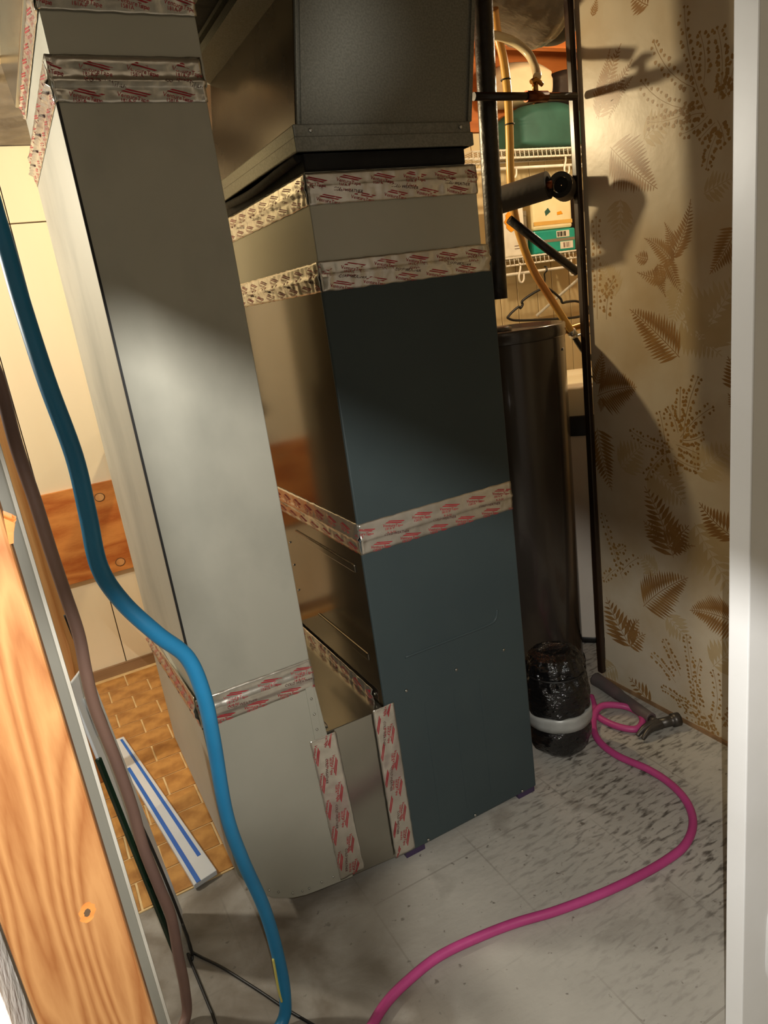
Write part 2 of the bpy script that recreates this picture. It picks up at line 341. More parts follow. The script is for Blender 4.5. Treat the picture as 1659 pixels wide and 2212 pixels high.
def tape(name, parent, segs, W, prof=None, amp=.0007, seed=1, slant=-.22, printed=True, ragged=.0015):
    """segs: list of (origin, u, v, n, length); one foil strip, its printing a child"""
    bm = NB(); bp = {'print_red': NB(), 'print_brown': NB()}
    for si, (o, u, v, n, L) in enumerate(segs):
        o, u, v, n = Vector(o), Vector(u).normalized(), Vector(v).normalized(), Vector(n).normalized()
        def pr(t):
            if not prof: return 0.0
            for (a, ha), (b, hb) in zip(prof, prof[1:]):
                if a <= t <= b: return ha + (hb - ha) * (t - a) / (b - a)
            return prof[-1][1]
        def D(x, y):
            e = 1.0 + 2.2 * max(0, 1 - min(x, L - x) / .04)
            w_ = noise.noise((x * 60 + seed * 9.7 + si * 31, y * 55, seed)) * amp * e + noise.noise((x * 190 + seed, y * 150, si + seed * 3.1)) * amp * .35 * e
            return .0022 + pr(y / W) + w_
        nu = max(6, int(L / .006)); nv = 12; g = []
        for i in range(nu + 1):
            x = L * i / nu; row = []
            for j in range(nv + 1):
                y = W * j / nv
                if j in (0, nv): y += ragged * noise.noise((x * 40, j * 3.0, seed + si))
                row.append(bm.verts.new(o + u * x + v * y + n * (D(x, W * j / nv) if 0 < j < nv else .0015 + pr(j / nv))))
            g.append(row)
        for i in range(nu):
            for j in range(nv):
                f = bm.faces.new((g[i][j], g[i + 1][j], g[i + 1][j + 1], g[i][j + 1])); f.smooth = True
        if printed:
            for m, V, F in print_items(L, W, seed * 13 + si, slant):
                cx = sum(p[0] for p in V) / len(V); cy = sum(p[1] for p in V) / len(V)
                if not (-.004 < cx < L + .004 and 0.002 < cy < W - .002): continue
                b = bp[m]; vs = []
                for x, y in V:
                    x = min(max(x, 0), L); y = min(max(y, 0), W)
                    vs.append(b.verts.new(o + u * x + v * y + n * (D(x, y) + .0006)))
                for f in F:
                    try: b.faces.new([vs[i] for i in f])
                    except ValueError: pass
    # close a thin back so that the strip has a thickness
    t = obj(name, bm, 'foil', parent, recalc=False)
    sd = t.modifiers.new('thick', 'SOLIDIFY'); sd.thickness = .0008; sd.offset = -1
    for m, b in bp.items():
        if len(b.verts):
            obj('tape_lettering' if m == 'print_red' else 'tape_small_lettering', b, m, t, recalc=False)['kind'] = 'stuff'
        else: b.free()
    return t
X, Y, Z = Vector((1, 0, 0)), Vector((0, 1, 0)), Vector((0, 0, 1))

# ================================================================ structure
b = NB(); box(b, (-3.0, -3.6, -.1), (3.0, 1.9, 0)); floor = struct(obj('floor', b, 'concrete'), 'worn grey concrete basement floor')
# vinyl tiles on the floor of the left room
bed = bobj('tile_bed', (-1.9, .25, 0), (-.08, 1.64, .003), 'grout', floor)
tm = [bmesh_box('tile', (.149, .099, .003), 'tile', .0008)]
ti = 0
for r in range(13):
    for k in range(6):
        x = -.475 - .155 * 3 + .155 * k + (.0775 if r % 2 else 0) + .0775; y = .255 + .1045 * r + .05
        if x < -.95 or x > -.15: continue
        inst('tile', tm[0], (x, y, .0042), bed)
# back wall with vertical boards
wb = struct(bobj('wall_back', (-3.0, 1.668, 0), (3.0, 1.80, 2.55), 'groove'), 'back wall clad in cream vertical boards')
def board(x0, x1, z0, z1, m):
    b = NB(); box(b, (x0 + .0018, 1.65, z0 + .002), (x1 - .0018, 1.668, z1 - .002)); obj('board', b, m, wb, bevel=.002)
for k in range(-4, 4):
    x0 = -.45 + .15 * (k - 0)
    for z0, z1 in ((0, 1.815), (1.815, 2.07)): board(x0, x0 + .15, z0, z1, 'cream')
wid = [.11, .13, .1, .12, .09, .14, .1]; x = .9; i = 0
while x < 2.5:
    board(x, x + wid[i % 7], 0, 2.07, 'cream_dim'); x += wid[i % 7]; i += 1
# plywood patch
ply = NB(); box(ply, (-.605, 1.634, .452), (-.12, 1.65, .832)); ply = tag(obj('plywood_patch', ply, 'ply', bevel=.001), 'orange plywood board screwed over the cream wall boards', 'plywood')
for cx, cz in ((-.39, .775), (-.375, .49)):
    b = NB(); prism(b, [(cx + .017 * math.cos(a * PI / 12), cz + .015 * math.sin(a * PI / 12)) for a in range(24)], 1, 1.6325, 1.634); obj('plug', b, 'stud_b', ply)
    b = NB(); n = 28
    R0 = [b.verts.new((cx + .0172 * math.cos(2 * PI * a / n), 1.6322, cz + .0152 * math.sin(2 * PI * a / n))) for a in range(n)]
    R1 = [b.verts.new((cx + .0195 * math.cos(2 * PI * a / n), 1.6322, cz + .0175 * math.sin(2 * PI * a / n))) for a in range(n)]
    for a in range(n): b.faces.new((R0[a], R0[(a + 1) % n], R1[(a + 1) % n], R1[a]))
    obj('plug_outline', b, 'groove', ply)
struct(bobj('baseboard_left', (-1.9, 1.638, 0), (-.1, 1.65, .05), 'baseboard', bev=.003), 'dark wooden baseboard under the cream boards')
# wallpapered wall
wr = struct(bobj('wall_right', (.99, -3.5, 0), (1.09, .30, 2.5), 'wallpaper'), 'wall papered with brown fern wallpaper')
FERN=[((-0.231,1.768),(-0.141,1.921),0.30,16),((-0.216,1.790),(-0.106,1.874),0.26,14),((-0.199,1.800),(-0.106,1.835),0.26,12),((-0.221,1.831),(-0.179,1.921),0.24,12),((-0.205,1.837),(-0.238,1.773),0.30,10),((-0.157,1.813),(-0.194,1.759),0.30,9),((-0.191,1.690),(-0.035,1.556),0.42,17),((0.005,1.379),(0.066,1.514),0.28,15),((0.012,1.367),(-0.082,1.442),0.30,14),((-0.010,1.381),(0.035,1.293),0.30,12),((-0.040,1.372),(-0.015,1.285),0.30,12),((-0.071,1.387),(-0.115,1.402),0.60,6),((-0.011,1.334),(-0.110,1.358),0.30,10),((0.005,1.402),(-0.015,1.472),0.30,10),((0.027,1.127),(-0.141,1.261),0.36,18),((-0.282,1.007),(-0.123,1.041),0.55,16),((-0.284,1.043),(-0.255,1.142),0.40,10),((-0.263,1.001),(-0.270,0.958),0.50,8),((0.194,1.431),(0.120,1.331),0.40,14),((-0.289,0.905),(-0.237,0.708),0.36,14),((-0.003,0.542),(-0.105,0.745),0.40,11),((-0.027,0.572),(0.052,0.656),0.50,8),((-0.008,0.563),(0.073,0.598),0.30,8),((-0.062,0.579),(-0.113,0.634),0.50,6),((0.201,0.650),(0.086,0.731),0.45,10),((-0.123,0.344),(0.048,0.494),0.42,18),((0.218,0.401),(0.052,0.391),0.50,18),((-0.177,0.174),(-0.283,0.324),0.50,9),((-0.187,0.178),(-0.117,0.248),0.50,7),((-0.195,0.218),(-0.143,0.291),0.50,6),((-0.105,-0.002),(-0.196,0.057),0.50,6),((0.191,1.049),(0.172,1.130),0.50,8),((0.196,1.003),(0.173,1.037),0.50,6),((-0.052,1.972),(-0.109,2.024),0.50,8),((-0.236,2.015),(-0.217,2.055),0.40,8)]
FADED=[((0.074,1.165),(0.193,1.316),0.60,10),((0.032,1.225),(0.156,1.130),0.50,10),((-0.089,0.805),(0.040,0.715),0.60,9),((0.070,0.667),(0.203,0.482),0.50,9),((-0.032,0.343),(0.051,0.281),0.60,7),((-0.191,1.299),(-0.239,1.406),0.50,12),((0.047,1.329),(0.002,1.215),0.50,12),((-0.077,1.683),(0.011,1.714),0.60,6),((-0.161,1.554),(-0.184,1.449),0.60,7),((-0.064,0.472),(-0.135,0.514),0.60,7),((0.131,0.238),(0.218,0.348),0.50,8),((-0.254,0.071),(-0.323,0.004),0.60,6),((0.103,1.518),(0.190,1.542),0.50,7),((0.071,0.815),(0.184,0.906),0.50,8),((-0.198,0.789),(-0.104,0.873),0.60,7)]
MAIDEN=[((0.110,1.698),(0.052,1.930),11),((0.104,1.757),(0.094,1.864),6),((0.143,1.713),(0.140,1.857),10),((0.079,1.755),(-0.038,1.890),8),((0.091,1.708),(-0.079,1.817),8),((0.085,1.714),(-0.060,1.717),8),((0.153,1.710),(0.187,1.792),8),((0.171,1.710),(0.153,1.762),5),((0.110,1.693),(0.038,1.694),5),((0.116,1.686),(0.038,1.666),4),((0.153,1.657),(0.111,1.573),8),((0.135,1.667),(0.093,1.642),4),((0.141,1.670),(0.160,1.617),5),((0.035,0.902),(0.085,1.075),10),((0.027,0.940),(0.029,1.045),6),((0.019,0.920),(-0.014,0.989),5),((0.027,0.908),(0.130,0.999),6),((0.027,0.901),(0.101,0.922),5),((0.011,0.886),(0.084,0.869),6),((0.003,0.872),(-0.152,0.910),7),((-0.022,0.842),(-0.043,0.974),6),((-0.013,0.863),(-0.099,0.768),6),((0.003,0.852),(0.083,0.827),6),((-0.006,0.844),(0.002,0.798),4),((-0.268,1.238),(-0.254,1.521),12),((-0.231,1.236),(-0.197,1.351),5),((-0.245,1.303),(-0.189,1.344),4),((-0.206,0.415),(-0.286,0.620),8),((-0.235,0.439),(-0.290,0.381),4),((-0.216,0.428),(-0.139,0.505),4),((-0.242,0.502),(-0.191,0.531),3),((0.082,0.058),(0.040,0.305),11),((0.016,0.156),(-0.047,0.255),6),((-0.002,0.123),(-0.094,0.187),7),((0.091,0.062),(0.087,0.242),8),((0.131,0.050),(0.131,0.225),7),((0.066,0.066),(-0.056,0.082),7),((0.099,0.050),(0.006,0.053),6),((0.162,0.051),(0.203,0.187),7),((0.139,0.055),(0.032,0.032),5),((0.178,0.043),(0.207,0.121),5),((0.065,0.008),(0.155,0.007),5),((0.099,0.066),(0.147,-0.005),5)]
LIFT = [0]
def lift(x): LIFT[0] = (LIFT[0] + 1) % 24; return x - LIFT[0] * 5e-6
def leaf(b, base, tip, wdt, x):
    x = lift(x)
    bx, bz = base; tx, tz = tip; dx, dz = tx - bx, tz - bz; L = math.hypot(dx, dz) or 1e-6
    px, pz = -dz / L * wdt, dx / L * wdt
    pts = [(0, 0), (.35, 1), (.7, .75), (1, 0), (.7, -.75), (.35, -1)]
    b.faces.new([b.verts.new((x, -(bx + dx * t + px * s), bz + dz * t + pz * s)) for t, s in pts])
def frond(b, base, tip, ratio, n, x, fat=.42, rnd=None):
    bx, bz = base; tx, tz = tip; dx, dz = tx - bx, tz - bz; L = math.hypot(dx, dz)
    ux, uz = dx / L, dz / L; px, pz = -uz, ux; cv = rnd.uniform(-.08, .08)
    def at(t): o = cv * L * 4 * t * (1 - t); return (bx + dx * t + px * o, bz + dz * t + pz * o)
    last = at(0)
    for i in range(1, 13):
        q = at(i / 12); d = .0011
        b.faces.new([b.verts.new((x, -(p_[0] + px * s), p_[1] + pz * s)) for p_, s in ((last, d), (q, d), (q, -d), (last, -d))]); last = q
    for i in range(n):
        t = .03 + .95 * i / n; l = L * ratio * (1 - t) ** .8 * (1 if t > .12 else .8) * rnd.uniform(.9, 1.08); c = at(t)
        sw = .55
        for s in (-1, 1):
            e = (c[0] + (px * s * .86 + ux * sw) * l, c[1] + (pz * s * .86 + uz * sw) * l)
            leaf(b, c, e, min(l * .13, L / n * fat), x)
def sprig(b, base, tip, n, x, rnd):
    x0 = x; x += .000006
    bx, bz = base; tx, tz = tip; dx, dz = tx - bx, tz - bz; L = math.hypot(dx, dz); px, pz = -dz / L, dx / L
    cv = rnd.uniform(-.1, .1)
    def at(t): o = cv * L * 4 * t * (1 - t); return (bx + dx * t + px * o, bz + dz * t + pz * o)
    last = at(0)
    for i in range(1, 9):
        q = at(i / 8); d = .0006
        b.faces.new([b.verts.new((x, -(p_[0] + px * s), p_[1] + pz * s)) for p_, s in ((last, d), (q, d), (q, -d), (last, -d))]); last = q
    n = int(n * 1.45)
    for i in range(n + 1):
        t = .1 + .9 * i / n; c = at(t); r = .0060 * rnd.uniform(.7, 1.15) * (1.05 - .3 * t)
        for s in (-1, 1) if i < n else (0,):
            a = math.atan2(dz, dx) + s * rnd.uniform(.7, 1.3); o = rnd.uniform(.010, .017) if s else 0
            cc = (c[0] + math.cos(a) * o, c[1] + math.sin(a) * o)
            ax_, az_ = math.cos(a), math.sin(a); x = lift(x0)
            P_ = [(-.9, 0), (-.2, .75), (.6, .9), (1, .35), (.8, 0), (1, -.35), (.6, -.9), (-.2, -.75)]
            b.faces.new([b.verts.new((x, -(cc[0] + (ax_ * p - az_ * q) * r), cc[1] + (az_ * p + ax_ * q) * r)) for p, q in P_])
rw = random.Random(3)
for i, (a, t, r, n) in enumerate(FADED):
    b = NB(); frond(b, a, t, r * 1.15, n, .98998 - i * 4e-6, .6, rw); obj('faded_fern_print', b, 'faded', wr, recalc=False)
for i, (a, t, r, n) in enumerate(FERN):
    b = NB(); frond(b, a, t, r * 1.12, int(n * 1.1), .98988 - (i % 6) * 8e-6, .40, rw); obj('fern_print', b, 'fern', wr, recalc=False)
for i, (a, t, n) in enumerate(MAIDEN):
    b = NB(); sprig(b, a, t, n, .98972 - (i % 7) * 8e-6, rw); obj('leaf_sprig_print', b, 'maiden', wr, recalc=False)
struct(bobj('trim_1', (.970, .30, .03), (.990, .322, 2.5), 'dark_trim', bev=.004), 'dark trim strip on the end of the papered wall')
struct(bobj('baseboard_right', (.982, -3.4, 0), (.99, .30, .010), 'baseboard'), 'thin dark strip along the foot of the papered wall')
# rear of the room, seen only in reflections
struct(bobj('wall_rear', (-3.0, -3.6, 0), (3.0, -3.5, 2.55), 'beige'), 'plain grey wall behind the viewer')
struct(bobj('wall_left', (-3.0, -3.5, 0), (-2.9, 1.668, 2.55), 'beige'), 'plain grey wall at the far left')
struct(bobj('wall_storage', (2.6, .30, 0), (2.7, 1.668, 2.55), 'cream_dim'), 'tan side wall of the storage nook')
struct(bobj('wall_front', (1.09, .20, 0), (2.7, .30, 2.55), 'beige'), 'plain wall closing the storage nook')
struct(bobj('ceiling_rear', (-3.0, -3.6, 2.4), (3.0, .0, 2.5), 'plaster'), 'grey ceiling over the near part of the room')
cl = struct(bobj('ceiling', (-3.0, .0, 2.55), (3.0, 1.9, 2.62), 'joist'), 'bare wooden floor deck overhead')
for k in range(4):
    y = .06 + .42 * k
    bobj('joist', (-2.9, y, 2.32), (2.6, y + .04, 2.55), 'joist', cl)
struct(bobj('trim_2', (.6, 1.63, 2.07), (2.6, 1.668, 2.55), 'joist'), 'orange rim board above the storage shelves')
struct(bobj('ceiling_soffit', (-2.9, .78, 2.07), (-.13, 1.66, 2.12), 'plaster'), 'rough grey plaster soffit over the left room')
bobj('soffit_lip', (-2.9, .74, 2.05), (-.13, .78, 2.13), 'cream_dim', bpy.data.objects['ceiling_soffit'])

# stud wall on the left
s1 = NB(); box(s1, (-.709, -.79, 0), (-.6225, -.752, 2.55)); s1 = tag(obj('wall_stud', s1, 'stud', bevel=.003), 'bare pine stud in the near left corner with a knot', 'stud')
b = NB()
for i in range(6):
    a = i * 1.05; hexa(b, [(-.6235, -.79 + .004 * i, 1.243 + .004 * i), (-.6205, -.79 + .004 * i, 1.243 + .004 * i), (-.6205, -.786 + .004 * i, 1.243), (-.6235, -.786 + .004 * i, 1.243)],
                       [(-.622, -.790 + .004 * i, 1.263 - .003 * i), (-.6165 + .001 * (i % 3), -.79 + .004 * i, 1.258), (-.617, -.787 + .004 * i, 1.26), (-.622, -.787 + .004 * i, 1.264)])
obj('splinter', b, 'ply', s1)
for kr, km in ((.55, 'ply'), (.22, 'groove')):
    b = NB(); prism(b, [(-.648 + .012 * kr * math.cos(a * PI / 12) * (1 + .15 * math.sin(2 * a)), .915 + .017 * kr * math.sin(a * PI / 12) + .004 * kr * math.cos(a * PI / 12)) for a in range(24)], 1, -.7900 - .0004 * (1.2 - kr), -.789); obj('knot', b, km, s1)
g1 = NB(); box(g1, (-.716, -.45, 0), (-.6245, -.412, 2.55)); g1 = tag(obj('door_jamb', g1, 'grey_paint', bevel=.002), 'grey painted jamb standing behind the pine stud', 'jamb')
bobj('edge_bead', (-.6245, -.448, 0), (-.6205, -.43, 2.55), 'edge_white', g1)
s2 = NB(); box(s2, (-.70, .88, .003), (-.618, .918, 2.05)); s2 = tag(obj('wall_batten', s2, 'stud_b', bevel=.003), 'tan wooden batten behind the brown hose', 'batten')
dw = NB(); box(dw, (-.735, -.80, 0), (-.7225, -.47, 2.5)); tag(obj('drywall_sheet', dw, 'drywall', bevel=.001), 'white drywall sheet edge left of the pine stud', 'drywall')

# white door on the right, close to the camera
d1 = NB(); box(d1, (.2345, -.775, .01), (1.0, -.742, 2.03)); d1 = obj('door_1', d1, 'door_white', bevel=.002); struct(d1, 'white moulded door standing at the right')
def rrect(x0, x1, z0, z1, r, n=8):
    P = []
    for cx, cz, a0 in ((x1 - r, z1 - r, 0), (x0 + r, z1 - r, 90), (x0 + r, z0 + r, 180), (x1 - r, z0 + r, 270)):
        for k in range(n + 1):
            a = math.radians(a0 + 90 * k / n); P.append((cx + r * math.cos(a), cz + r * math.sin(a)))
    return P
for z0, z1 in ((.50, 1.95), (.10, .40)):
    b = NB(); prev = None
    for inset, dy in ((0, -.7751), (.004, -.7785), (.009, -.7790), (.014, -.7765), (.022, -.7762)):
        P = rrect(.292 + inset, .93 - inset, z0 + inset, z1 - inset, .11 - inset)
        ring = [b.verts.new((x, dy, z)) for x, z in P]
        if prev:
            for i in range(len(P)):
                f = b.faces.new((prev[i], prev[(i + 1) % len(P)], ring[(i + 1) % len(P)], ring[i])); f.smooth = True
        prev = ring
    b.faces.new(prev); obj('door_panel_moulding', b, 'door_white', d1)

# ================================================================ furnace
fu = thing('furnace', 'dark grey upright furnace with foil taped seams in the middle', 'furnace', (.21, .35, 0))
FW, FD = .4213, .70
b = NB(); box(b, (0, .004, .02), (FW, FD, .878)); obj('cabinet', b, 'paint_shiny', fu, bevel=.003)
b = NB(); box(b, (-.0015, 0, .02), (FW + .001, .010, .878)); obj('front_panel', b, 'paint', fu, bevel=.0035)
b = NB(); box(b, (0, .004, .882), (FW, FD, 1.432)); obj('coil_cabinet', b, 'paint_shiny', fu, bevel=.003)
b = NB(); box(b, (-.0015, 0, .882), (FW + .001, .010, 1.432)); obj('coil_front_panel', b, 'paint', fu, bevel=.0035)
for sx, sz in ((.060, .473), (.206, .474), (.354, .475), (.063, .030), (.212, .030), (.372, .028)): screw(fu, (sx, 0, sz))
tobj('embossed_rib', [(.07, .0006, .559), (.2, .0006, .559), (.305, .0006, .559), (.338, .0006, .566), (.347, .0006, .592)], .0035, 'paint', fu, seg=8)
for rx in (.105, .19, .27): bobj('embossed_rib', (rx, -.0009, .06), (rx + .008, .0, .42), 'paint', fu, bev=.0006)
for zc, y1 in ((.565, .36), (.795, .43)):
    b = NB(); box(b, (-.004, .05, zc - .010), (.002, y1, zc + .010)); obj('embossed_louver', b, 'paint_shiny', fu, bevel=.003)
bobj('side_seam', (-.002, .60, .02), (0, .61, .87), 'galv', fu)
for z_ in (.75, .68, .60): screw(fu, (0, .50, z_), (-1, 0, 0), .003)
screw(fu, (0, .05, .465), (-1, 0, 0), .004)
for fx in (.02, .385): bobj('foot', (fx - .022, .005, 0), (fx + .035, .12, .02), 'purple', fu, bev=.002); bobj('foot', (fx - .022, .58, 0), (fx + .035, .69, .02), 'purple', fu, bev=.002)
tape('foil_tape', fu, [((0, .69, .842), -Y, Z, -X, .69), ((-.001, 0, .842), X, Z, -Y, FW)], .073, [(0, 0), (.42, .001), (.5, .005), (.56, .001), (1, 0)], seed=2)
# supply transition on top of the coil
b = NB(); box(b, (.0, .0, 1.432), (.397, .66, 1.63)); obj('supply_collar', b, 'galv', fu, bevel=.002)
tape('foil_tape', fu, [((0, .65, 1.408), -Y, Z, -X, .65), ((-.001, 0, 1.408), X, Z, -Y, .416)], .058, [(0, 0), (.40, .002), (.46, .008), (.55, .001), (.9, .0), (1, .001)], seed=5, amp=.0014)
tape('foil_tape', fu, [((0, .65, 1.570), -Y, Z, -X, .65), ((-.001, 0, 1.570), X, Z, -Y, .399)], .058, [(0, 0), (.45, .001), (.52, .006), (.6, .002), (1, .001)], seed=8, amp=.0013)

# ---------------------------------------------------------------- old plenum above
pl = thing('supply_plenum', 'old dull metal plenum hanging above the furnace', 'duct', (.21, .3, 1.66))
def skew(z): return (z - 1.66) * .155
b = NB(); box(b, (.008, .012, 1.631), (.385, .56, 1.672)); obj('canvas_connector', b, 'canvas', pl, bevel=.006)
tobj('canvas_fold', [(-.002, .5, 1.655), (-.004, .3, 1.648), (-.002, .1, 1.656), (.0, .02, 1.66)], .009, 'canvas', pl)
b = NB(); z0, z1 = 1.70, 2.32
hexa(b, [(-.006 + skew(z0), .004, z0), (.389 + skew(z0), .004, z0), (.389 + skew(z0), .6, z0), (-.006 + skew(z0), .6, z0)],
        [(-.006 + skew(z1), .004, z1), (.396 + skew(z1), .004, z1), (.396 + skew(z1), .6, z1), (-.006 + skew(z1), .6, z1)])
obj('plenum_body', b, 'galv_old', pl, bevel=.002)
b = NB(); hexa(b, [(-.008 + skew(z0), .012, z0), (-.005 + skew(z0), .012, z0), (-.005 + skew(z0), .59, z0), (-.008 + skew(z0), .59, z0)], [(-.008 + skew(z1), .012, z1), (-.005 + skew(z1), .012, z1), (-.005 + skew(z1), .59, z1), (-.008 + skew(z1), .59, z1)]); obj('reflection_sheet', b, 'plenum_side', pl)  # thin sheet added to carry the painted reflection
b = NB(); box(b, (-.012, -.006, 1.664), (.392, .606, 1.712)); obj('plenum_lip', b, 'galv_old', pl, bevel=.003)
bobj('lip_fold', (-.014, -.010, 1.664), (.394, .61, 1.690), 'galv_old', pl, bev=.002)
for xx in (0.0, .382):
    b = NB(); hexa(b, [(xx + skew(1.712), -.001, 1.712), (xx + .009 + skew(1.712), -.001, 1.712), (xx + .009 + skew(1.712), .006, 1.712), (xx + skew(1.712), .006, 1.712)],
                      [(xx + .004 + skew(2.3), -.001, 2.3), (xx + .013 + skew(2.3), -.001, 2.3), (xx + .013 + skew(2.3), .006, 2.3), (xx + .004 + skew(2.3), .006, 2.3)])
    obj('corner_seam', b, 'galv_old', pl)
for xx in (.022, .365): screw(pl, (xx, -.006, 1.700))
bobj('trunk_flange', (-.035, 0, 1.955), (.06, .6, 1.972), 'galv_old', pl)
bobj('trunk_flange', (-.03, 0, 1.990), (.06, .6, 1.998), 'galv_old', pl)
bobj('trunk', (-.135, .0, 2.0), (.06, .6, 2.3), 'canvas', pl)  # black box added to fill the dark gap and block stray light

# ---------------------------------------------------------------- return duct
rd = thing('return_duct', 'tall pale galvanised return duct with foil taped joints', 'duct', (-.29, .33, 0))
b = NB(); box(b, (-.415, 0, .60), (-.165, .67, 1.775)); obj('duct_riser', b, 'galv_smudge', rd, bevel=.002)
b = NB(); box(b, (-.4155, -.0012, .62), (-.411, .004, 1.76)); obj('corner_seam', b, 'black', rd)
b = NB(); prism(b, [(-.421, .61), (-.421, .197), (-.395, .14), (-.355, .09), (-.31, .063), (-.28, .053), (-.25, .048), (-.155, .036), (-.155, .445), (-.165, .60), (-.165, .61)], 1, -.001, .66); obj('boot', b, 'galv', rd, bevel=.0015)
b = NB(); prism(b, [(-.16, .036), (-.002, .022), (-.002, .447), (-.16, .449)], 1, .003, .62); obj('boot_neck', b, 'galv_shiny', rd, bevel=.0015)
bobj('seam_flange', (-.187, -.003, .445), (-.168, .0, .583), 'galv', rd, bev=.0008)
for z_ in (.47, .51, .55): screw(rd, (-.178, -.003, z_), r=.003)
for z_ in (.55, .48, .33, .40): screw(rd, (-.408, -.001, z_), r=.003)
for sx, sz in ((-.36, .118), (-.34, .1), (-.308, .078), (-.285, .07), (-.268, .068), (-.235, .068), (-.205, .066)): screw(rd, (sx, -.001, sz), r=.0025)
tape('foil_tape', rd, [((-.421, .66, .490), (0, -.66, .09), Z, -X, .666), ((-.422, -.001, .575), X, Z, -Y, .258)], .070, [(0, 0), (.30, .001), (.34, .006), (.55, .006), (.62, .008), (.68, .001), (1, 0)], seed=11, amp=.0008)
tape('foil_tape', rd, [((-.113, -.001, .445), -Z, -X, -Y, .40)] if False else [((-.200, -.001, .445), (.03, 0, -1), X, -Y, .40)], .066, None, seed=14, amp=.0007, slant=-.3)
tape('foil_tape', rd, [((-.036, -.002, .458), (.0, 0, -1), X, -Y, .43)], .058, None, seed=17, amp=.0007, slant=-.3)
tape('foil_tape', rd, [((-.0035, .60, .440), -Y, Z, (-.9, 0, .3), .55)], .038, [(0, .002), (.5, .003), (1, 0)], seed=19, amp=.002)
tape('foil_tape', rd, [((-.165, .02, .449), Y, X, Z, .56)], .022, None, seed=23, amp=.0015, printed=False)
tape('foil_tape', rd, [((-.415, .67, 1.750), -Y, Z, -X, .67), ((-.416, 0, 1.750), X, Z, -Y, .252)], .070, [(0, 0), (.36, .001), (.42, .010), (.5, .002), (.72, .0), (.8, .004), (1, .0)], seed=29, amp=.0015)
b = NB(); box(b, (-.408, .002, 1.775), (-.158, .62, 1.90)); obj('upper_section', b, 'galv', rd, bevel=.002)
tape('foil_tape', rd, [((-.409, .60, 1.880), -Y, Z, -X, .60), ((-.41, 0, 1.882), X, Z, -Y, .254)], .036, [(0, 0), (.5, .003), (1, .012)], seed=31, amp=.0014)
b = NB(); hexa(b, [(-.425, -.012, 1.905), (-.15, -.012, 1.905), (-.15, .60, 1.905), (-.425, .60, 1.905)], [(-.43, -.014, 2.01), (-.15, -.014, 2.01), (-.15, .64, 2.01), (-.43, .64, 2.01)]); obj('upper_collar', b, 'galv_shiny', rd, bevel=.002)
bobj('trunk', (-1.5, .04, 2.03), (-.15, .66, 2.28), 'galv', rd)
tape('foil_tape', rd, [((-.55, .62, 2.03), -Y, X, -Z, .56)], .07, None, seed=37, amp=.002)

# ---------------------------------------------------------------- hoses and cables
MAG = [(0.86,0.24,0.013),(0.821,0.182,0.013),(0.795,0.142,0.013),(0.801,0.072,0.013),(0.833,0.023,0.013),(0.877,0.035,0.013),(0.906,0.076,0.013),(0.887,0.126,0.022),(0.826,0.157,0.031),(0.763,0.129,0.022),(0.712,0.061,0.013),(0.697,-0.029,0.013),(0.718,-0.131,0.013),(0.717,-0.212,0.013),(0.692,-0.285,0.013),(0.642,-0.343,0.013),(0.571,-0.378,0.013),(0.498,-0.385,0.013),(0.411,-0.381,0.013),(0.306,-0.368,0.013),(0.189,-0.344,0.013),(0.093,-0.316,0.013),(-0.007,-0.297,0.013),(-0.094,-0.289,0.013),(-0.176,-0.300,0.013),(-0.234,-0.316,0.013),(-0.279,-0.340,0.013),(-0.318,-0.366,0.013),(-.40,-.42,.013),(-.52,-.47,.013)]
tag(tobj('garden_hose', MAG, .0105, 'hose_pink', smooth=10, seg=14), 'magenta hose curling across the concrete floor past the hammer', 'hose')
BLUE = [(-.70,.35,1.98),(-.61,.05,1.80),(-0.559,-0.140,1.649),(-0.551,-0.172,1.547),(-0.551,-0.212,1.443),(-0.548,-0.261,1.334),(-0.540,-0.291,1.227),(-0.543,-0.305,1.145),(-0.547,-0.324,1.071),(-0.529,-0.324,1.010),(-0.494,-0.329,0.948),(-0.458,-0.315,0.889),(-0.446,-0.309,0.815),(-0.444,-0.285,0.715),(-0.446,-0.247,0.540),(-0.433,-0.222,0.411),(-0.413,-0.210,0.278),(-0.408,-0.215,0.161),(-0.414,-0.227,0.067),(-0.433,-0.238,0.020),(-.50,-.27,.013),(-.62,-.32,.013)]
bh = tag(tobj('air_hose', BLUE, .0125, 'hose_blue', smooth=8, seg=14), 'thick blue hose hanging in front of the return duct', 'hose')
tobj('yellow_line', [(-.4085-.011,-.2205,.161),(-.4145-.010,-.233,.10),(-.4145-.010,-.236,.067)], .0025, 'yellow_stripe', bh, seg=6)
BROWN = [(-.625,-.1,1.9),(-.615,-.1,1.6),(-0.610,-0.100,1.382),(-0.607,-0.100,1.332),(-0.609,-0.100,1.236),(-0.605,-0.100,1.143),(-0.603,-0.100,1.053),(-0.600,-0.100,0.977),(-0.597,-0.100,0.897),(-0.602,-0.100,0.826),(-0.604,-0.100,0.752),(-0.595,-0.100,0.640),(-0.590,-0.100,0.535),(-0.590,-0.100,0.439),(-0.582,-0.100,0.334),(-0.576,-0.100,0.260),(-0.582,-0.100,0.167),(-0.588,-0.100,0.072),(-0.603,-0.112,0.014),(-.66,-.16,.012)]
tag(tobj('grey_hose', BROWN, .0105, 'hose_brown', smooth=8, seg=12), 'thin grey brown hose hanging left of the blue hose', 'hose')
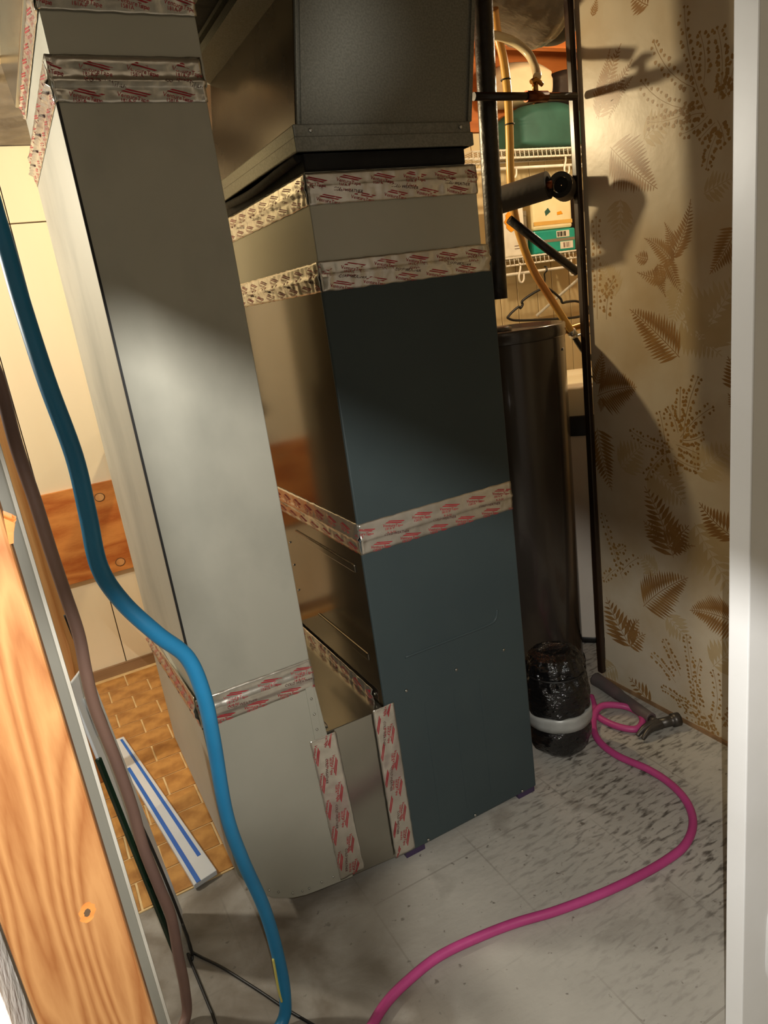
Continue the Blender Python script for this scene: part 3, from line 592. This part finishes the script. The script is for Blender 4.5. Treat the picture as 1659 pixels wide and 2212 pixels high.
tag(tobj('black_cable', [(-.61,.01,.9),(-.602,0,.80),(-0.599,0.000,0.731),(-0.594,0.000,0.668),(-0.592,0.000,0.615),(-0.597,0.000,0.574),(-0.592,0.000,0.495),(-.575,.01,.35),(-.56,.05,.17),(-.552,.10,.03),(-0.550,0.100,0.006),(-0.552,0.062,0.004),(-0.540,0.035,0.004),(-0.502,-0.027,0.004),(-0.449,-0.130,0.004),(-0.413,-0.204,0.004),(-0.371,-0.281,0.004),(-.36,-.30,.004)], .0032, 'black', seg=8), 'thin black cable running to the right across the dark floor', 'cable')
tag(tobj('black_cable', [(-.556,.02,.12),(-.552,.03,.05),(-0.553,0.04,0.012),(-0.556,0.035,0.004),(-0.561,0.054,0.004),(-0.556,-0.030,0.004),(-0.552,-0.097,0.004),(-0.550,-0.135,0.004),(-.55,-.25,.004)], .0032, 'black', seg=8), 'thin black cable running straight down to the bottom edge', 'cable')

# ---------------------------------------------------------------- pieces leaning and lying at the left
wp = thing('shelf_panel', 'pale plastic shelf panel with a black edge leaning beside the hose', 'panel', (-.57, .1, 0))
b = NB(); hexa(b, [(-.582, .045, .006), (-.543, .185, .006), (-.549, .187, .006), (-.588, .047, .006)], [(-.637, .045, .745), (-.597, .185, .72), (-.603, .187, .72), (-.643, .047, .745)]); obj('panel_sheet', b, 'clear', wp, bevel=.002)
b = NB(); hexa(b, [(-.5835, .038, .003), (-.576, .045, .003), (-.582, .050, .003), (-.5895, .043, .003)], [(-.626, .038, .572), (-.619, .045, .572), (-.625, .050, .572), (-.632, .043, .572)]); obj('black_edge', b, 'green_glass', wp)
b = NB(); hexa(b, [(-.612, .080, .60), (-.600, .130, .60), (-.606, .132, .60), (-.618, .082, .60)], [(-.618, .080, .69), (-.606, .130, .69), (-.610, .134, .69), (-.622, .084, .69)]); obj('handle_plate', b, 'white', wp, bevel=.001)
wl = thing('plastic_lid', 'white plastic strip with two blue lines lying on the tiles', 'plastic strip', (-.51, .6, 0))
zt = .0205
def q4(a, c, d, e, z0, z1, name, m, par, bev=.002):
    b = NB(); hexa(b, [(p[0], p[1], z0) for p in (a, c, d, e)], [(p[0], p[1], z1) for p in (a, c, d, e)]); return obj(name, b, m, par, bevel=bev)
A0, A1, B0, B1 = (-.602, 1.09), (-.550, 1.09), (-.500, .236), (-.436, .250)
q4(A0, A1, B1, B0, .006, zt, 'strip_body', 'clear', wl)
lerp = lambda p, q, t: (p[0] + (q[0] - p[0]) * t, p[1] + (q[1] - p[1]) * t)
for t0, t1, k0, k1 in ((.68, .84, .02, .90), (.12, .30, .25, 1.0)):
    q4(lerp(lerp(A0, B0, k0), lerp(A1, B1, k0), t0), lerp(lerp(A0, B0, k0), lerp(A1, B1, k0), t1), lerp(lerp(A0, B0, k1), lerp(A1, B1, k1), t1), lerp(lerp(A0, B0, k1), lerp(A1, B1, k1), t0), zt, zt + .0012, 'blue_line', 'blue_line', wl, 0)

# ---------------------------------------------------------------- hammer
hm = thing('claw_hammer', 'worn claw hammer lying against the foot of the papered wall', 'hammer', (.91, .1, 0))
tobj('handle', [(.935, .295, .026), (.930, .24, .026), (.920, .16, .024), (.908, .08, .024), (.900, .02, .024)], lambda t: .024 - .008 * t if t < .45 else .018, 'grip', hm, seg=12)
tobj('grip_band', [(.9165, .172, .022), (.912, .14, .022)], .0166, 'red', hm, seg=12, smooth=0) if False else None
tobj('neck', [(.899, .025, .022), (.894, -.012, .024)], .013, 'hammer', hm, seg=12, smooth=2)
tobj('striking_face', [(.893, -.015, .026), (.925, -.025, .026), (.936, -.028, .026), (.937, -.0283, .026), (.958, -.035, .026)], lambda t: .016 if t < .55 else .021, 'hammer', hm, seg=14, smooth=0)
for s in (-1, 1):
    tobj('claw', [(.893, -.015 + s * .004, .026), (.868, -.012 + s * .007, .028), (.842, -.010 + s * .009, .024), (.815, -.012 + s * .011, .010)], lambda t: .016 - .010 * t, 'hammer', hm, seg=10)

# ---------------------------------------------------------------- bagged pipe, tanks
bg_ = thing('bagged_pipe', 'black plastic bag bundle bound with silver tape beside the furnace', 'bag', (.607, .110, 0))
def wob(a, z): return .07 * noise.noise((math.cos(a) * 2.5, math.sin(a) * 2.5, z * 26)) + .06 * (.5 - abs(noise.noise((math.cos(a) * 4, math.sin(a) * 4, z * 60 + 3)))) - .03 + (.10 * noise.noise((math.cos(a) * 6, math.sin(a) * 6, z * 30)) if z > .24 else 0)
prof = [(.03, .003), (.06, .008), (.082, .03), (.094, .06), (.099, .10), (.098, .14), (.096, .18), (.097, .22), (.094, .25), (.086, .275), (.086, .285), (.082, .31), (.07, .33), (.045, .342), (.02, .336)]
def dens(P, n=4):
    o = []
    for (r0, z0), (r1, z1) in zip(P, P[1:]):
        for k in range(n): o.append((r0 + (r1 - r0) * k / n, z0 + (z1 - z0) * k / n))
    return o + [P[-1]]
b = NB(); lathe(b, dens(prof, 6), (.607, .110, 0), 110, wob); obj('plastic_wrap', b, 'plastic_bag', bg_)
b = NB(); lathe(b, dens([(.096, .118), (.1015, .119), (.101, .162), (.096, .163)], 3), (.607, .110, 0), 56, lambda a, z: .4 * wob(a, z)); obj('tape_band', b, 'duct_tape', bg_)
tobj('bag_tie', [(  .607 + .088 * math.cos(a * PI / 10), .110 + .088 * math.sin(a * PI / 10), .279) for a in range(21)], .003, 'black', bg_, seg=6, smooth=2)
wh = thing('water_heater', 'tall dark brown grey cylinder behind the black bag', 'water heater', (.832, .52, 0))
b = NB(); lathe(b, [(.18, .012), (.19, .02), (.19, 1.20), (.188, 1.205)], (.832, .52, 0), 64); obj('jacket', b, 'heater', wh)
b = NB(); lathe(b, [(.192, 1.20), (.194, 1.203), (.194, 1.236), (.190, 1.24), (.184, 1.24), (.184, 1.228)], (.832, .52, 0), 64); obj('top_rim', b, 'heater', wh)
b = NB(); lathe(b, [(.196, .0), (.197, .004), (.197, .05), (.192, .055)], (.832, .52, 0), 64); obj('base_ring', b, 'black', wh)
for ang in (-135, -142, -60): 
    a = math.radians(ang); screw(wh, (.832 + .19 * math.cos(a), .52 + .19 * math.sin(a), 1.16), (math.cos(a), math.sin(a), 0))
b = NB(); lathe(b, [(.04, 1.228), (.04, 1.245), (.03, 1.25)], (.80, .50, 0), 20); obj('top_fitting', b, 'hammer', wh)
wt = thing('softener_tank', 'white tank with a black band behind the dark trim strip', 'tank', (1.32, .70, 0))
b = NB(); lathe(b, dens([(.262, .03), (.264, .035), (.264, .83), (.262, .835)], 2), (1.32, .70, 0), 56); obj('tank_body', b, 'tank', wt)
b = NB(); lathe(b, [(.266, .828), (.268, .832), (.268, .895), (.266, .9)], (1.32, .70, 0), 56); obj('black_band', b, 'black', wt)
b = NB(); lathe(b, [(.262, .895), (.264, .9), (.264, .992), (.255, 1.0), (.1, 1.012)], (1.32, .70, 0), 56); obj('tank_lid', b, 'tank_top', wt)
b = NB(); lathe(b, [(.25, .0), (.25, .03)], (1.32, .70, 0), 48); obj('base_ring', b, 'black', wt)

# ---------------------------------------------------------------- pipes
tag(tobj('drain_pipe', [(.724, .34, 2.32), (.716, .34, 2.08), (.699, .34, 1.71), (.688, .34, 1.336)], .026, 'abs', smooth=3, seg=18), 'thick black vertical pipe beside the old plenum', 'pipe')
fp = thing('insulated_pipe', 'grey foam wrapped pipe ending in a dark hole above the heater', 'pipe', (.8, .4, 1.6))
def sleeve(name, a, c, r, par):
    a, c = Vector(a), Vector(c); b = NB(); tube(b, [a, a.lerp(c, .5), c], r, seg=24, smooth=3, caps=False); tube(b, [c, a.lerp(c, .5), a], r * .62, seg=24, smooth=3, caps=False)
    o = obj(name, b, 'foam', par, recalc=False); return o
def ring(b, c, ax, r0, r1, n=24):
    ax = Vector(ax).normalized(); p = ax.orthogonal().normalized(); q = ax.cross(p); c = Vector(c)
    A = [b.verts.new(c + (p * math.cos(2 * PI * k / n) + q * math.sin(2 * PI * k / n)) * r0) for k in range(n)]
    B = [b.verts.new(c + (p * math.cos(2 * PI * k / n) + q * math.sin(2 * PI * k / n)) * r1) for k in range(n)]
    for k in range(n): b.faces.new((A[k], A[(k + 1) % n], B[(k + 1) % n], B[k]))
sleeve('foam_sleeve', (.778, .45, 1.606), (.862, .30, 1.622), .037, fp)
b = NB(); ring(b, (.862, .30, 1.622), (.097, -.17, .017), .023, .037); obj('sleeve_end', b, 'black', fp)
b = NB(); ring(b, (.8555, .3114, 1.6209), (.097, -.17, .017), .009, .0225); obj('dark_hole_disc', b, 'black', fp)  # black disc added so the pipe's open end reads as a dark hole
tobj('copper_core', [(.778, .45, 1.606), (.862, .30, 1.622), (.870, .293, 1.622)], .010, 'copper', fp, smooth=0)
fp2 = thing('insulated_pipe', 'short grey foam wrapped pipe butting against the dark trim', 'pipe', (.92, .32, 1.6))
sleeve('foam_sleeve', (.965, .345, 1.615), (.906, .302, 1.621), .035, fp2)
b = NB(); ring(b, (.906, .302, 1.621), (-.09, -.06, 0), .022, .035); obj('sleeve_end', b, 'black', fp2)
b = NB(); ring(b, (.917, .309, 1.6205), (-.09, -.06, 0), .001, .0212); obj('dark_hole_disc', b, 'black', fp2)  # black disc again, painting the shaded inside of the opening
cp = thing('copper_pipe', 'dark copper pipe with a valve running level to the trim', 'pipe', (.85, .30, 1.84))
tobj('pipe_run', [(.625, .290, 1.841), (.80, .290, 1.841), (.969, .290, 1.841)], .0102, 'dark_trim', cp, smooth=0)
tobj('pipe_coupling', [(.795, .290, 1.841), (.865, .290, 1.841)], .014, 'copper', cp, smooth=0)
tobj('valve_stem', [(.828, .290, 1.850), (.828, .290, 1.878)], .008, 'brass', cp, smooth=0)
tobj('valve_handle', [(.812, .286, 1.874), (.828, .286, 1.880), (.850, .286, 1.868)], .006, 'brass', cp, smooth=2)
tag(tobj('drain_tube', [(0.870,0.49,2.12),(0.899,0.520,2.067),(0.914,0.520,2.001),(0.920,0.520,1.904),(0.915,0.520,1.791),(0.908,0.520,1.701),(0.909,0.520,1.608),(0.923,0.520,1.526),(0.968,0.520,1.410),(1.036,0.520,1.309),(1.081,0.520,1.244),(1.118,0.520,1.190)], .0125, 'vinyl', seg=14), 'yellowed plastic tube bending down past the wire shelves', 'tube')
for p, t in (((.9165, .52, 1.95), (0, 0, 1)), ((.9185, .52, 1.83), (0, 0, 1))):
    b = NB(); ring(b, p, t, .0127, .0150); ring(b, (p[0], p[1], p[2] + .004), t, .0127, .0150); 
    tobj('zip_tie', [(p[0] + .0135 * math.cos(a * PI / 8), p[1] + .0135 * math.sin(a * PI / 8), p[2]) for a in range(17)], .0022, 'black', bpy.data.objects['drain_tube'], smooth=1, seg=6); b.free()
sv = thing('shutoff_valve', 'brass shutoff valve with black hose above the white tank', 'valve', (1.14, .52, 1.16))
tobj('hose_clamp', [(1.113, .52, 1.197), (1.127, .52, 1.176)], .0155, 'steel', sv, smooth=0)
tobj('black_hose', [(1.120, .52, 1.186),(1.142,0.520,1.151),(1.169,0.520,1.116),(1.210,0.520,1.084),(1.248,0.520,1.065),(1.27,.54,1.05)], .009, 'black', sv)
tobj('brass_body', [(1.085, .535, 1.195), (1.14, .535, 1.20), (1.20, .535, 1.205), (1.26, .535, 1.205)], .013, 'brass', sv)
tobj('valve_lever', [(1.12, .515, 1.172), (1.16, .515, 1.176), (1.21, .515, 1.172)], .005, 'steel', sv)
tag(tobj('milky_tube', [(.74, .44, 2.03), (0.787,0.440,2.036),(0.843,0.440,2.033),(0.888,0.430,2.016),(0.912,0.405,1.979),(0.900,0.37,1.938),(0.858,0.315,1.905),(.840,.294,1.889)], .0115, 'vinyl_white', seg=12), 'milky white tube arching down to the copper pipe valve', 'tube')
tag(tobj('diagonal_pipe', [(.79, .385, 1.555), (.955, .352, 1.425)] if False else [(.795, .40, 1.552), (1.0, .352, 1.380)], .0125, 'abs', smooth=0, seg=14), 'straight dark pipe slanting down to the right', 'pipe')
tag(tobj('black_drain', [(-.18, 1.25, 2.06), (-.18, 1.25, 1.5), (-.18, 1.25, 1.12), (-.19, 1.26, 1.06), (-.21, 1.29, 1.04), (-.22, 1.36, 1.04), (-.22, 1.645, 1.04)], .04, 'abs', smooth=4, seg=16), 'black drain pipe in the gap behind the return duct', 'pipe')
fx = thing('insulated_duct', 'wrinkled grey sleeve duct hanging under the joists', 'duct', (.95, .6, 2.2))
def fw(t, a): return .05 * noise.noise((t * 14 + math.sin(a) * 2, math.cos(a) * 3, 1.7)) + .03 * noise.noise((t * 40, math.cos(a) * 4, math.sin(a) * 4))
b = NB(); tube(b, [(.66, .62, 2.37), (.85, .61, 2.31), (1.0, .60, 2.255), (1.13, .60, 2.215), (1.20, .60, 2.205)], lambda t: .155 if t < .75 else .155 - (t - .75) * .18, seg=40, smooth=14, wob=fw); obj('sleeve', b, 'flex', fx)
b = NB(); tube(b, [(1.17, .60, 2.207), (1.205, .60, 2.200), (1.235, .60, 2.199), (1.25, .60, 2.199)], lambda t: .130 - .05 * t * t, seg=40, smooth=5); obj('end_collar', b, 'black', fx)

# ---------------------------------------------------------------- storage shelves
def wire_shelf(label, z, depth0=1.38, x0=1.40, x1=2.55, rod=False):
    t = thing('wire_shelf', label, 'shelf', (2.0, 1.5, z), 'white wire shelves in the storage nook')
    for y, zz, r in ((depth0, z, .0042), (depth0, z - .032, .0042), (1.645, z, .004), (1.51, z - .003, .004)):
        tobj('rail', [(x0, y, zz), (x1, y, zz)], r, 'wire', t, smooth=0, seg=8)
    b = NB(); n = int((x1 - x0) / .0254)
    for i in range(n + 1):
        xx = x0 + (x1 - x0) * i / n; tube(b, [(xx, 1.645, z + .003), (xx, depth0, z + .003), (xx, depth0 - .003, z - .034)], .0022, seg=5, smooth=0)
    o = obj('deck_wires', b, 'wire', t); o['kind'] = 'stuff'
    return t
sa = wire_shelf('upper white wire shelf under the green pillow', 1.935)
sb = wire_shelf('lower white wire shelf holding the teal package', 1.482)
for t, z in ((sb, 1.412), (sa, 1.862)):
    tobj('hanging_rod', [(1.4, 1.385, z), (2.55, 1.385, z)], .0065, 'wire', t, smooth=0, seg=10)
    for hx in (1.60, 1.91):
        tobj('rod_hook', [(hx + .02, 1.39, z + .045), (hx + .01, 1.378, z + .02), (hx - .006, 1.372, z - .012), (hx - .004, 1.372, z - .034), (hx + .008, 1.372, z - .042), (hx + .022, 1.374, z - .030), (hx + .028, 1.378, z - .006)], .0045, 'wire', t, seg=8)
tobj('shelf_brace', [(1.895, 1.63, 1.194), (2.16, 1.40, 1.44)], .0075, 'wire', sb, smooth=0, seg=10)
tobj('shelf_brace', [(1.90, 1.63, 1.66), (2.10, 1.40, 1.90)], .0065, 'wire', sa, smooth=0, seg=10)
hg = thing('clothes_hanger', 'black plastic clothes hanger below the lower wire shelf', 'hanger', (1.77, 1.4, 1.2))
tobj('hanger_frame', [(1.530,1.400,1.222),(1.56,1.40,1.243),(1.60,1.40,1.262),(1.612,1.40,1.256),(1.626,1.40,1.270),(1.628,1.40,1.288),(1.70,1.40,1.316),(1.764,1.400,1.330),(1.80,1.400,1.318),(1.858,1.400,1.272),(1.870,1.40,1.250),(1.90,1.40,1.250),(1.96,1.400,1.246),(2.02,1.400,1.222),(2.045,1.40,1.196),(2.03,1.400,1.176),(1.94,1.400,1.170),(1.75,1.40,1.185),(1.58,1.40,1.203),(1.530,1.400,1.222)], .006, 'black', hg, seg=8, smooth=6)
tobj('hanger_hook', [(1.764, 1.40, 1.325), (1.766, 1.395, 1.37), (1.760, 1.388, 1.395), (1.762, 1.372, 1.408), (1.764, 1.376, 1.424), (1.765, 1.390, 1.428)], .0035, 'black', hg, seg=8)
def pillow(name, label, cat, c, sx, sy, sz, m, tilt=0.0, seed=1):
    b = NB(); bmesh.ops.create_cube(b, size=2.0); bmesh.ops.subdivide_edges(b, edges=b.edges, cuts=9, use_grid_fill=True)
    for v in b.verts:
        x, y, z = v.co; f = (1 - .55 * abs(x) ** 3) * (1 - .45 * abs(y) ** 3); r = 1 - .10 * (x * x + y * y) * .5
        nn = noise.noise((x * 1.8 + seed * 7, y * 1.8, z * 1.8)) * .12
        X_ = x * sx * (r + nn * .5); Z_ = z * sz * f * (1 + nn) if z > -.5 else z * sz * (f * .35 + .65)
        v.co = (c[0] + X_ * math.cos(tilt) - Z_ * math.sin(tilt), c[1] + y * sy * (r + nn * .4), c[2] + X_ * math.sin(tilt) + Z_ * math.cos(tilt))
    for f in b.faces: f.smooth = True
    o = obj(name, b, m); s = o.modifiers.new('s', 'SUBSURF'); s.levels = 1; s.render_levels = 1
    return tag(o, label, cat)
pillow('green_pillow', 'dark green pillow slumped on the upper wire shelf', 'pillow', (1.90, 1.515, 2.045), .215, .12, .105, 'pillow_green', 0, 2)
pillow('cream_pillow', 'cream pillow stacked on top of the green pillow', 'pillow', (1.78, 1.525, 2.235), .155, .105, .085, 'pillow_cream', .06, 5)
pillow('dark_blanket', 'dark folded blanket right of the cream pillow', 'blanket', (2.10, 1.535, 2.215), .14, .10, .08, 'blanket', -.1, 9)
pillow('cream_cloth', 'folded cream cloth at the right end of the upper shelf', 'cloth', (2.20, 1.47, 1.995), .085, .085, .055, 'pillow_cream', 0, 12)
def pack(name, label, cat, lo, hi, m, bev=.008):
    t = thing(name, label, cat, ((lo[0] + hi[0]) / 2, (lo[1] + hi[1]) / 2, lo[2])); b = NB(); box(b, lo, hi); obj('wrapper', b, m, t, bevel=bev); return t
p_ = pack('snack_bag', 'white box with red top and orange picture on the lower shelf', 'box', (1.575, 1.43, 1.488), (1.695, 1.56, 1.76), 'wire')
bobj('red_top', (1.575, 1.4285, 1.695), (1.64, 1.43, 1.755), 'red', p_)
b = NB(); prism(b, [(1.622 + .040 * math.cos(a * PI / 9) * (1 + .12 * math.sin(3 * a)), 1.645 + .045 * math.sin(a * PI / 9) * (1 + .1 * math.cos(2 * a))) for a in range(18)], 1, 1.428, 1.4295); obj('orange_picture', b, 'orange', p_)
for k in range(2): bobj('print_line', (1.628, 1.4285, 1.535 - .012 * k), (1.662, 1.43, 1.537 - .012 * k), 'print_brown', p_)
p_ = pack('carton', 'small grey carton left of the pale package', 'carton', (1.705, 1.47, 1.488), (1.742, 1.56, 1.672), 'card_grey', .001)
bobj('carton_flap', (1.705, 1.468, 1.668), (1.742, 1.47, 1.69), 'card_grey', p_)
p_ = pack('teal_package', 'teal wrapped package with white labels on the lower shelf', 'package', (1.748, 1.43, 1.488), (2.005, 1.56, 1.592), 'teal')
bobj('white_label', (1.885, 1.4285, 1.553), (1.965, 1.43, 1.583), 'wire', p_); bobj('white_label', (1.905, 1.4285, 1.500), (1.985, 1.43, 1.533), 'wire', p_)
for k, (u0, u1) in enumerate(((.0, .008), (.012, .017), (.020, .03), (.034, .038), (.042, .052))):
    bobj('label_print', (1.890 + u0, 1.4280, 1.557), (1.890 + u1, 1.4285, 1.579), 'black', p_); bobj('label_print', (1.925 + u0, 1.4280, 1.505), (1.925 + u1 * .8, 1.4285, 1.528), 'print_brown', p_)
bobj('pale_stripe', (1.75, 1.4288, 1.536), (1.998, 1.43, 1.549), 'card_grey', p_)
p_ = pack('pale_package', 'large pale cream package standing on the teal package', 'package', (1.752, 1.435, 1.5935), (1.995, 1.55, 1.80), 'pale_wrap', .012)
bobj('orange_band', (1.755, 1.4335, 1.615), (1.992, 1.435, 1.632), 'vinyl', p_)
b = NB(); prism(b, [(1.83, 1.655), (1.86, 1.672), (1.845, 1.69), (1.825, 1.675)], 1, 1.4335, 1.435); obj('leaf_picture', b, 'pillow_green', p_)
b = NB(); prism(b, [(1.90, 1.655), (1.935, 1.658), (1.925, 1.672), (1.90, 1.668)], 1, 1.4335, 1.435); obj('fruit_picture', b, 'orange', p_)
p_ = pack('dark_carton', 'dark upright carton right of the teal package', 'carton', (2.03, 1.45, 1.488), (2.12, 1.57, 1.76), 'blanket', .002)
bobj('pale_panel', (2.07, 1.4485, 1.50), (2.11, 1.45, 1.66), 'card_grey', p_)

# ================================================================ lamps and what shades them (behind the camera)
def bulb(name, label, loc, power, col, r=.03, cord=2.5, shade=None):
    t = thing(name, label, 'lamp', loc)
    b = NB(); lathe(b, [(.008, -.045), (.022, -.035), (.028, -.012), (.024, .012), (.012, .032), (.010, .04)], loc, 20); o = obj('bulb', b, 'lamp_glass', t)
    b = NB(); lathe(b, [(.014, .038), (.016, .045), (.016, .08), (.006, .09)], loc, 16); obj('socket', b, 'black', t)
    if cord > loc[2]: tobj('cord', [(loc[0], loc[1], loc[2] + .085), (loc[0], loc[1], cord)], .003, 'black', t, smooth=0, seg=6)
    if shade:
        b = NB(); lathe(b, [(.16, .02), (.15, .05), (.09, .085), (.03, .10), (.03, .098), (.088, .082), (.147, .048), (.157, .02)], loc, 32); obj('shade', b, shade, t)
    ld = bpy.data.lights.new(name + '_light', 'POINT'); ld.energy = power; ld.color = col; ld.shadow_soft_size = r
    lo = bpy.data.objects.new(name + '_light', ld); C.objects.link(lo); lo.location = (loc[0], loc[1], loc[2] - .09); attach(lo, t); return t
bulb('room_lamp', 'bulb hanging in the left room', (-1.45, .75, 1.86), P_LEFT, (1, .93, .80), .05, 2.07, 'steel')
bulb('nook_fill', 'unseen fill bulb added in the storage nook to brighten the shelves', (1.80, .72, 2.26), 26.0, (1, .84, .58), .03)  # added fill lamp, hidden from view, to brighten the shelf items
bulb('storage_lamp', 'warm bulb hanging behind the furnace', (.31, .97, 2.00), P_STORE, (1, .78, .46), .025)
# camera flash built as an invented lamp, with plates added to shape its shadows
wk = thing('flash_stand_in', 'unseen stand-in for the camera flash with added shading plates', 'lamp', (-.60, -1.50, 0))
lx, ly, lz = LAMP_MAIN
RT, UP, FWD = Vector((.873088, -.469252, -.132364)), Vector((.248042, .193769, .949173)), Vector((.419753, .861543, -.285572))
LP = Vector(LAMP_MAIN); E0 = LP - RT * .0157 - UP * .0499 + FWD * .0097
def ip(x, y, f): return E0 + RT * x + UP * y + FWD * f
b = NB(); c8 = [(.016 + .008 * math.cos(k * PI / 8), .050 + .008 * math.sin(k * PI / 8)) for k in range(16)]
A8 = [b.verts.new(ip(x, y, -.030)) for x, y in c8]; B8 = [b.verts.new(ip(x, y, -.018)) for x, y in c8]
b.faces.new(A8); b.faces.new(B8)
for k in range(16): b.faces.new((A8[k], A8[(k + 1) % 16], B8[(k + 1) % 16], B8[k]))
obj('led_lens', b, 'lamp_glass', wk)
b = NB(); loops = ([(-.02, .0671), (.06, .0317), (.06, .13), (-.02, .13)], [(.0138, .0692), (.0159, .0653), (.0131, .0620), (.0124, .0650)]); ed = []
for lp in loops:
    vs = [b.verts.new(ip(x, y, .015)) for x, y in lp]
    for k in range(len(vs)): ed.append(b.edges.new((vs[k], vs[(k + 1) % len(vs)])))
bmesh.ops.triangle_fill(b, edges=ed, use_beauty=True, use_dissolve=False); sh = obj('shade', b, 'black', wk)  # mask plate added for the shadow line; hole lets a lit triangle onto the plenum
md = sh.modifiers.new('thick', 'SOLIDIFY'); md.thickness = .0006
pts = [(.0042, .0645), (.0086, .0451), (.0042, .0451), (.0030, .0499), (-.02, .0520), (-.02, .0700)]
b = NB(); A8 = [b.verts.new(ip(x, y, .0138)) for x, y in pts]; B8 = [b.verts.new(ip(x, y, .0132)) for x, y in pts]; b.faces.new(A8); b.faces.new(B8)
for k in range(6): b.faces.new((A8[k], A8[(k + 1) % 6], B8[(k + 1) % 6], B8[k]))
obj('hose_shadow_flap', b, 'black', wk)  # flap added to keep the upper blue hose in shadow
for k in range(3):
    x0 = .0088 + .0027 * k; pts = [(x0 - .0006, .0235), (x0 + .0009, .0235), (x0 + .0014, .0375), (x0 - .0001, .0375)]
    b = NB(); hexa(b, [ip(x, y, .015) for x, y in pts], [ip(x, y, .0142) for x, y in pts]); obj('floor_shadow_bar', b, 'black', wk)  # bars added to half-shade the floor at the lower left
tobj('handle', [ip(.016, .05, -.03), ip(.016, .05, -.06), ip(.016, .03, -.09), ip(.016, -.06, -.10)], .012, 'black', wk)
hp = ip(.016, -.06, -.10); tobj('stand', [hp, (hp.x, hp.y, 0.0)], .008, 'steel', wk, smooth=0)
ld = bpy.data.lights.new('flash_source', 'POINT'); ld.energy = P_MAIN; ld.color = (1, .965, .90); ld.shadow_soft_size = .0014
lo = bpy.data.objects.new('flash_source', ld); C.objects.link(lo); lo.location = LAMP_MAIN; attach(lo, wk)
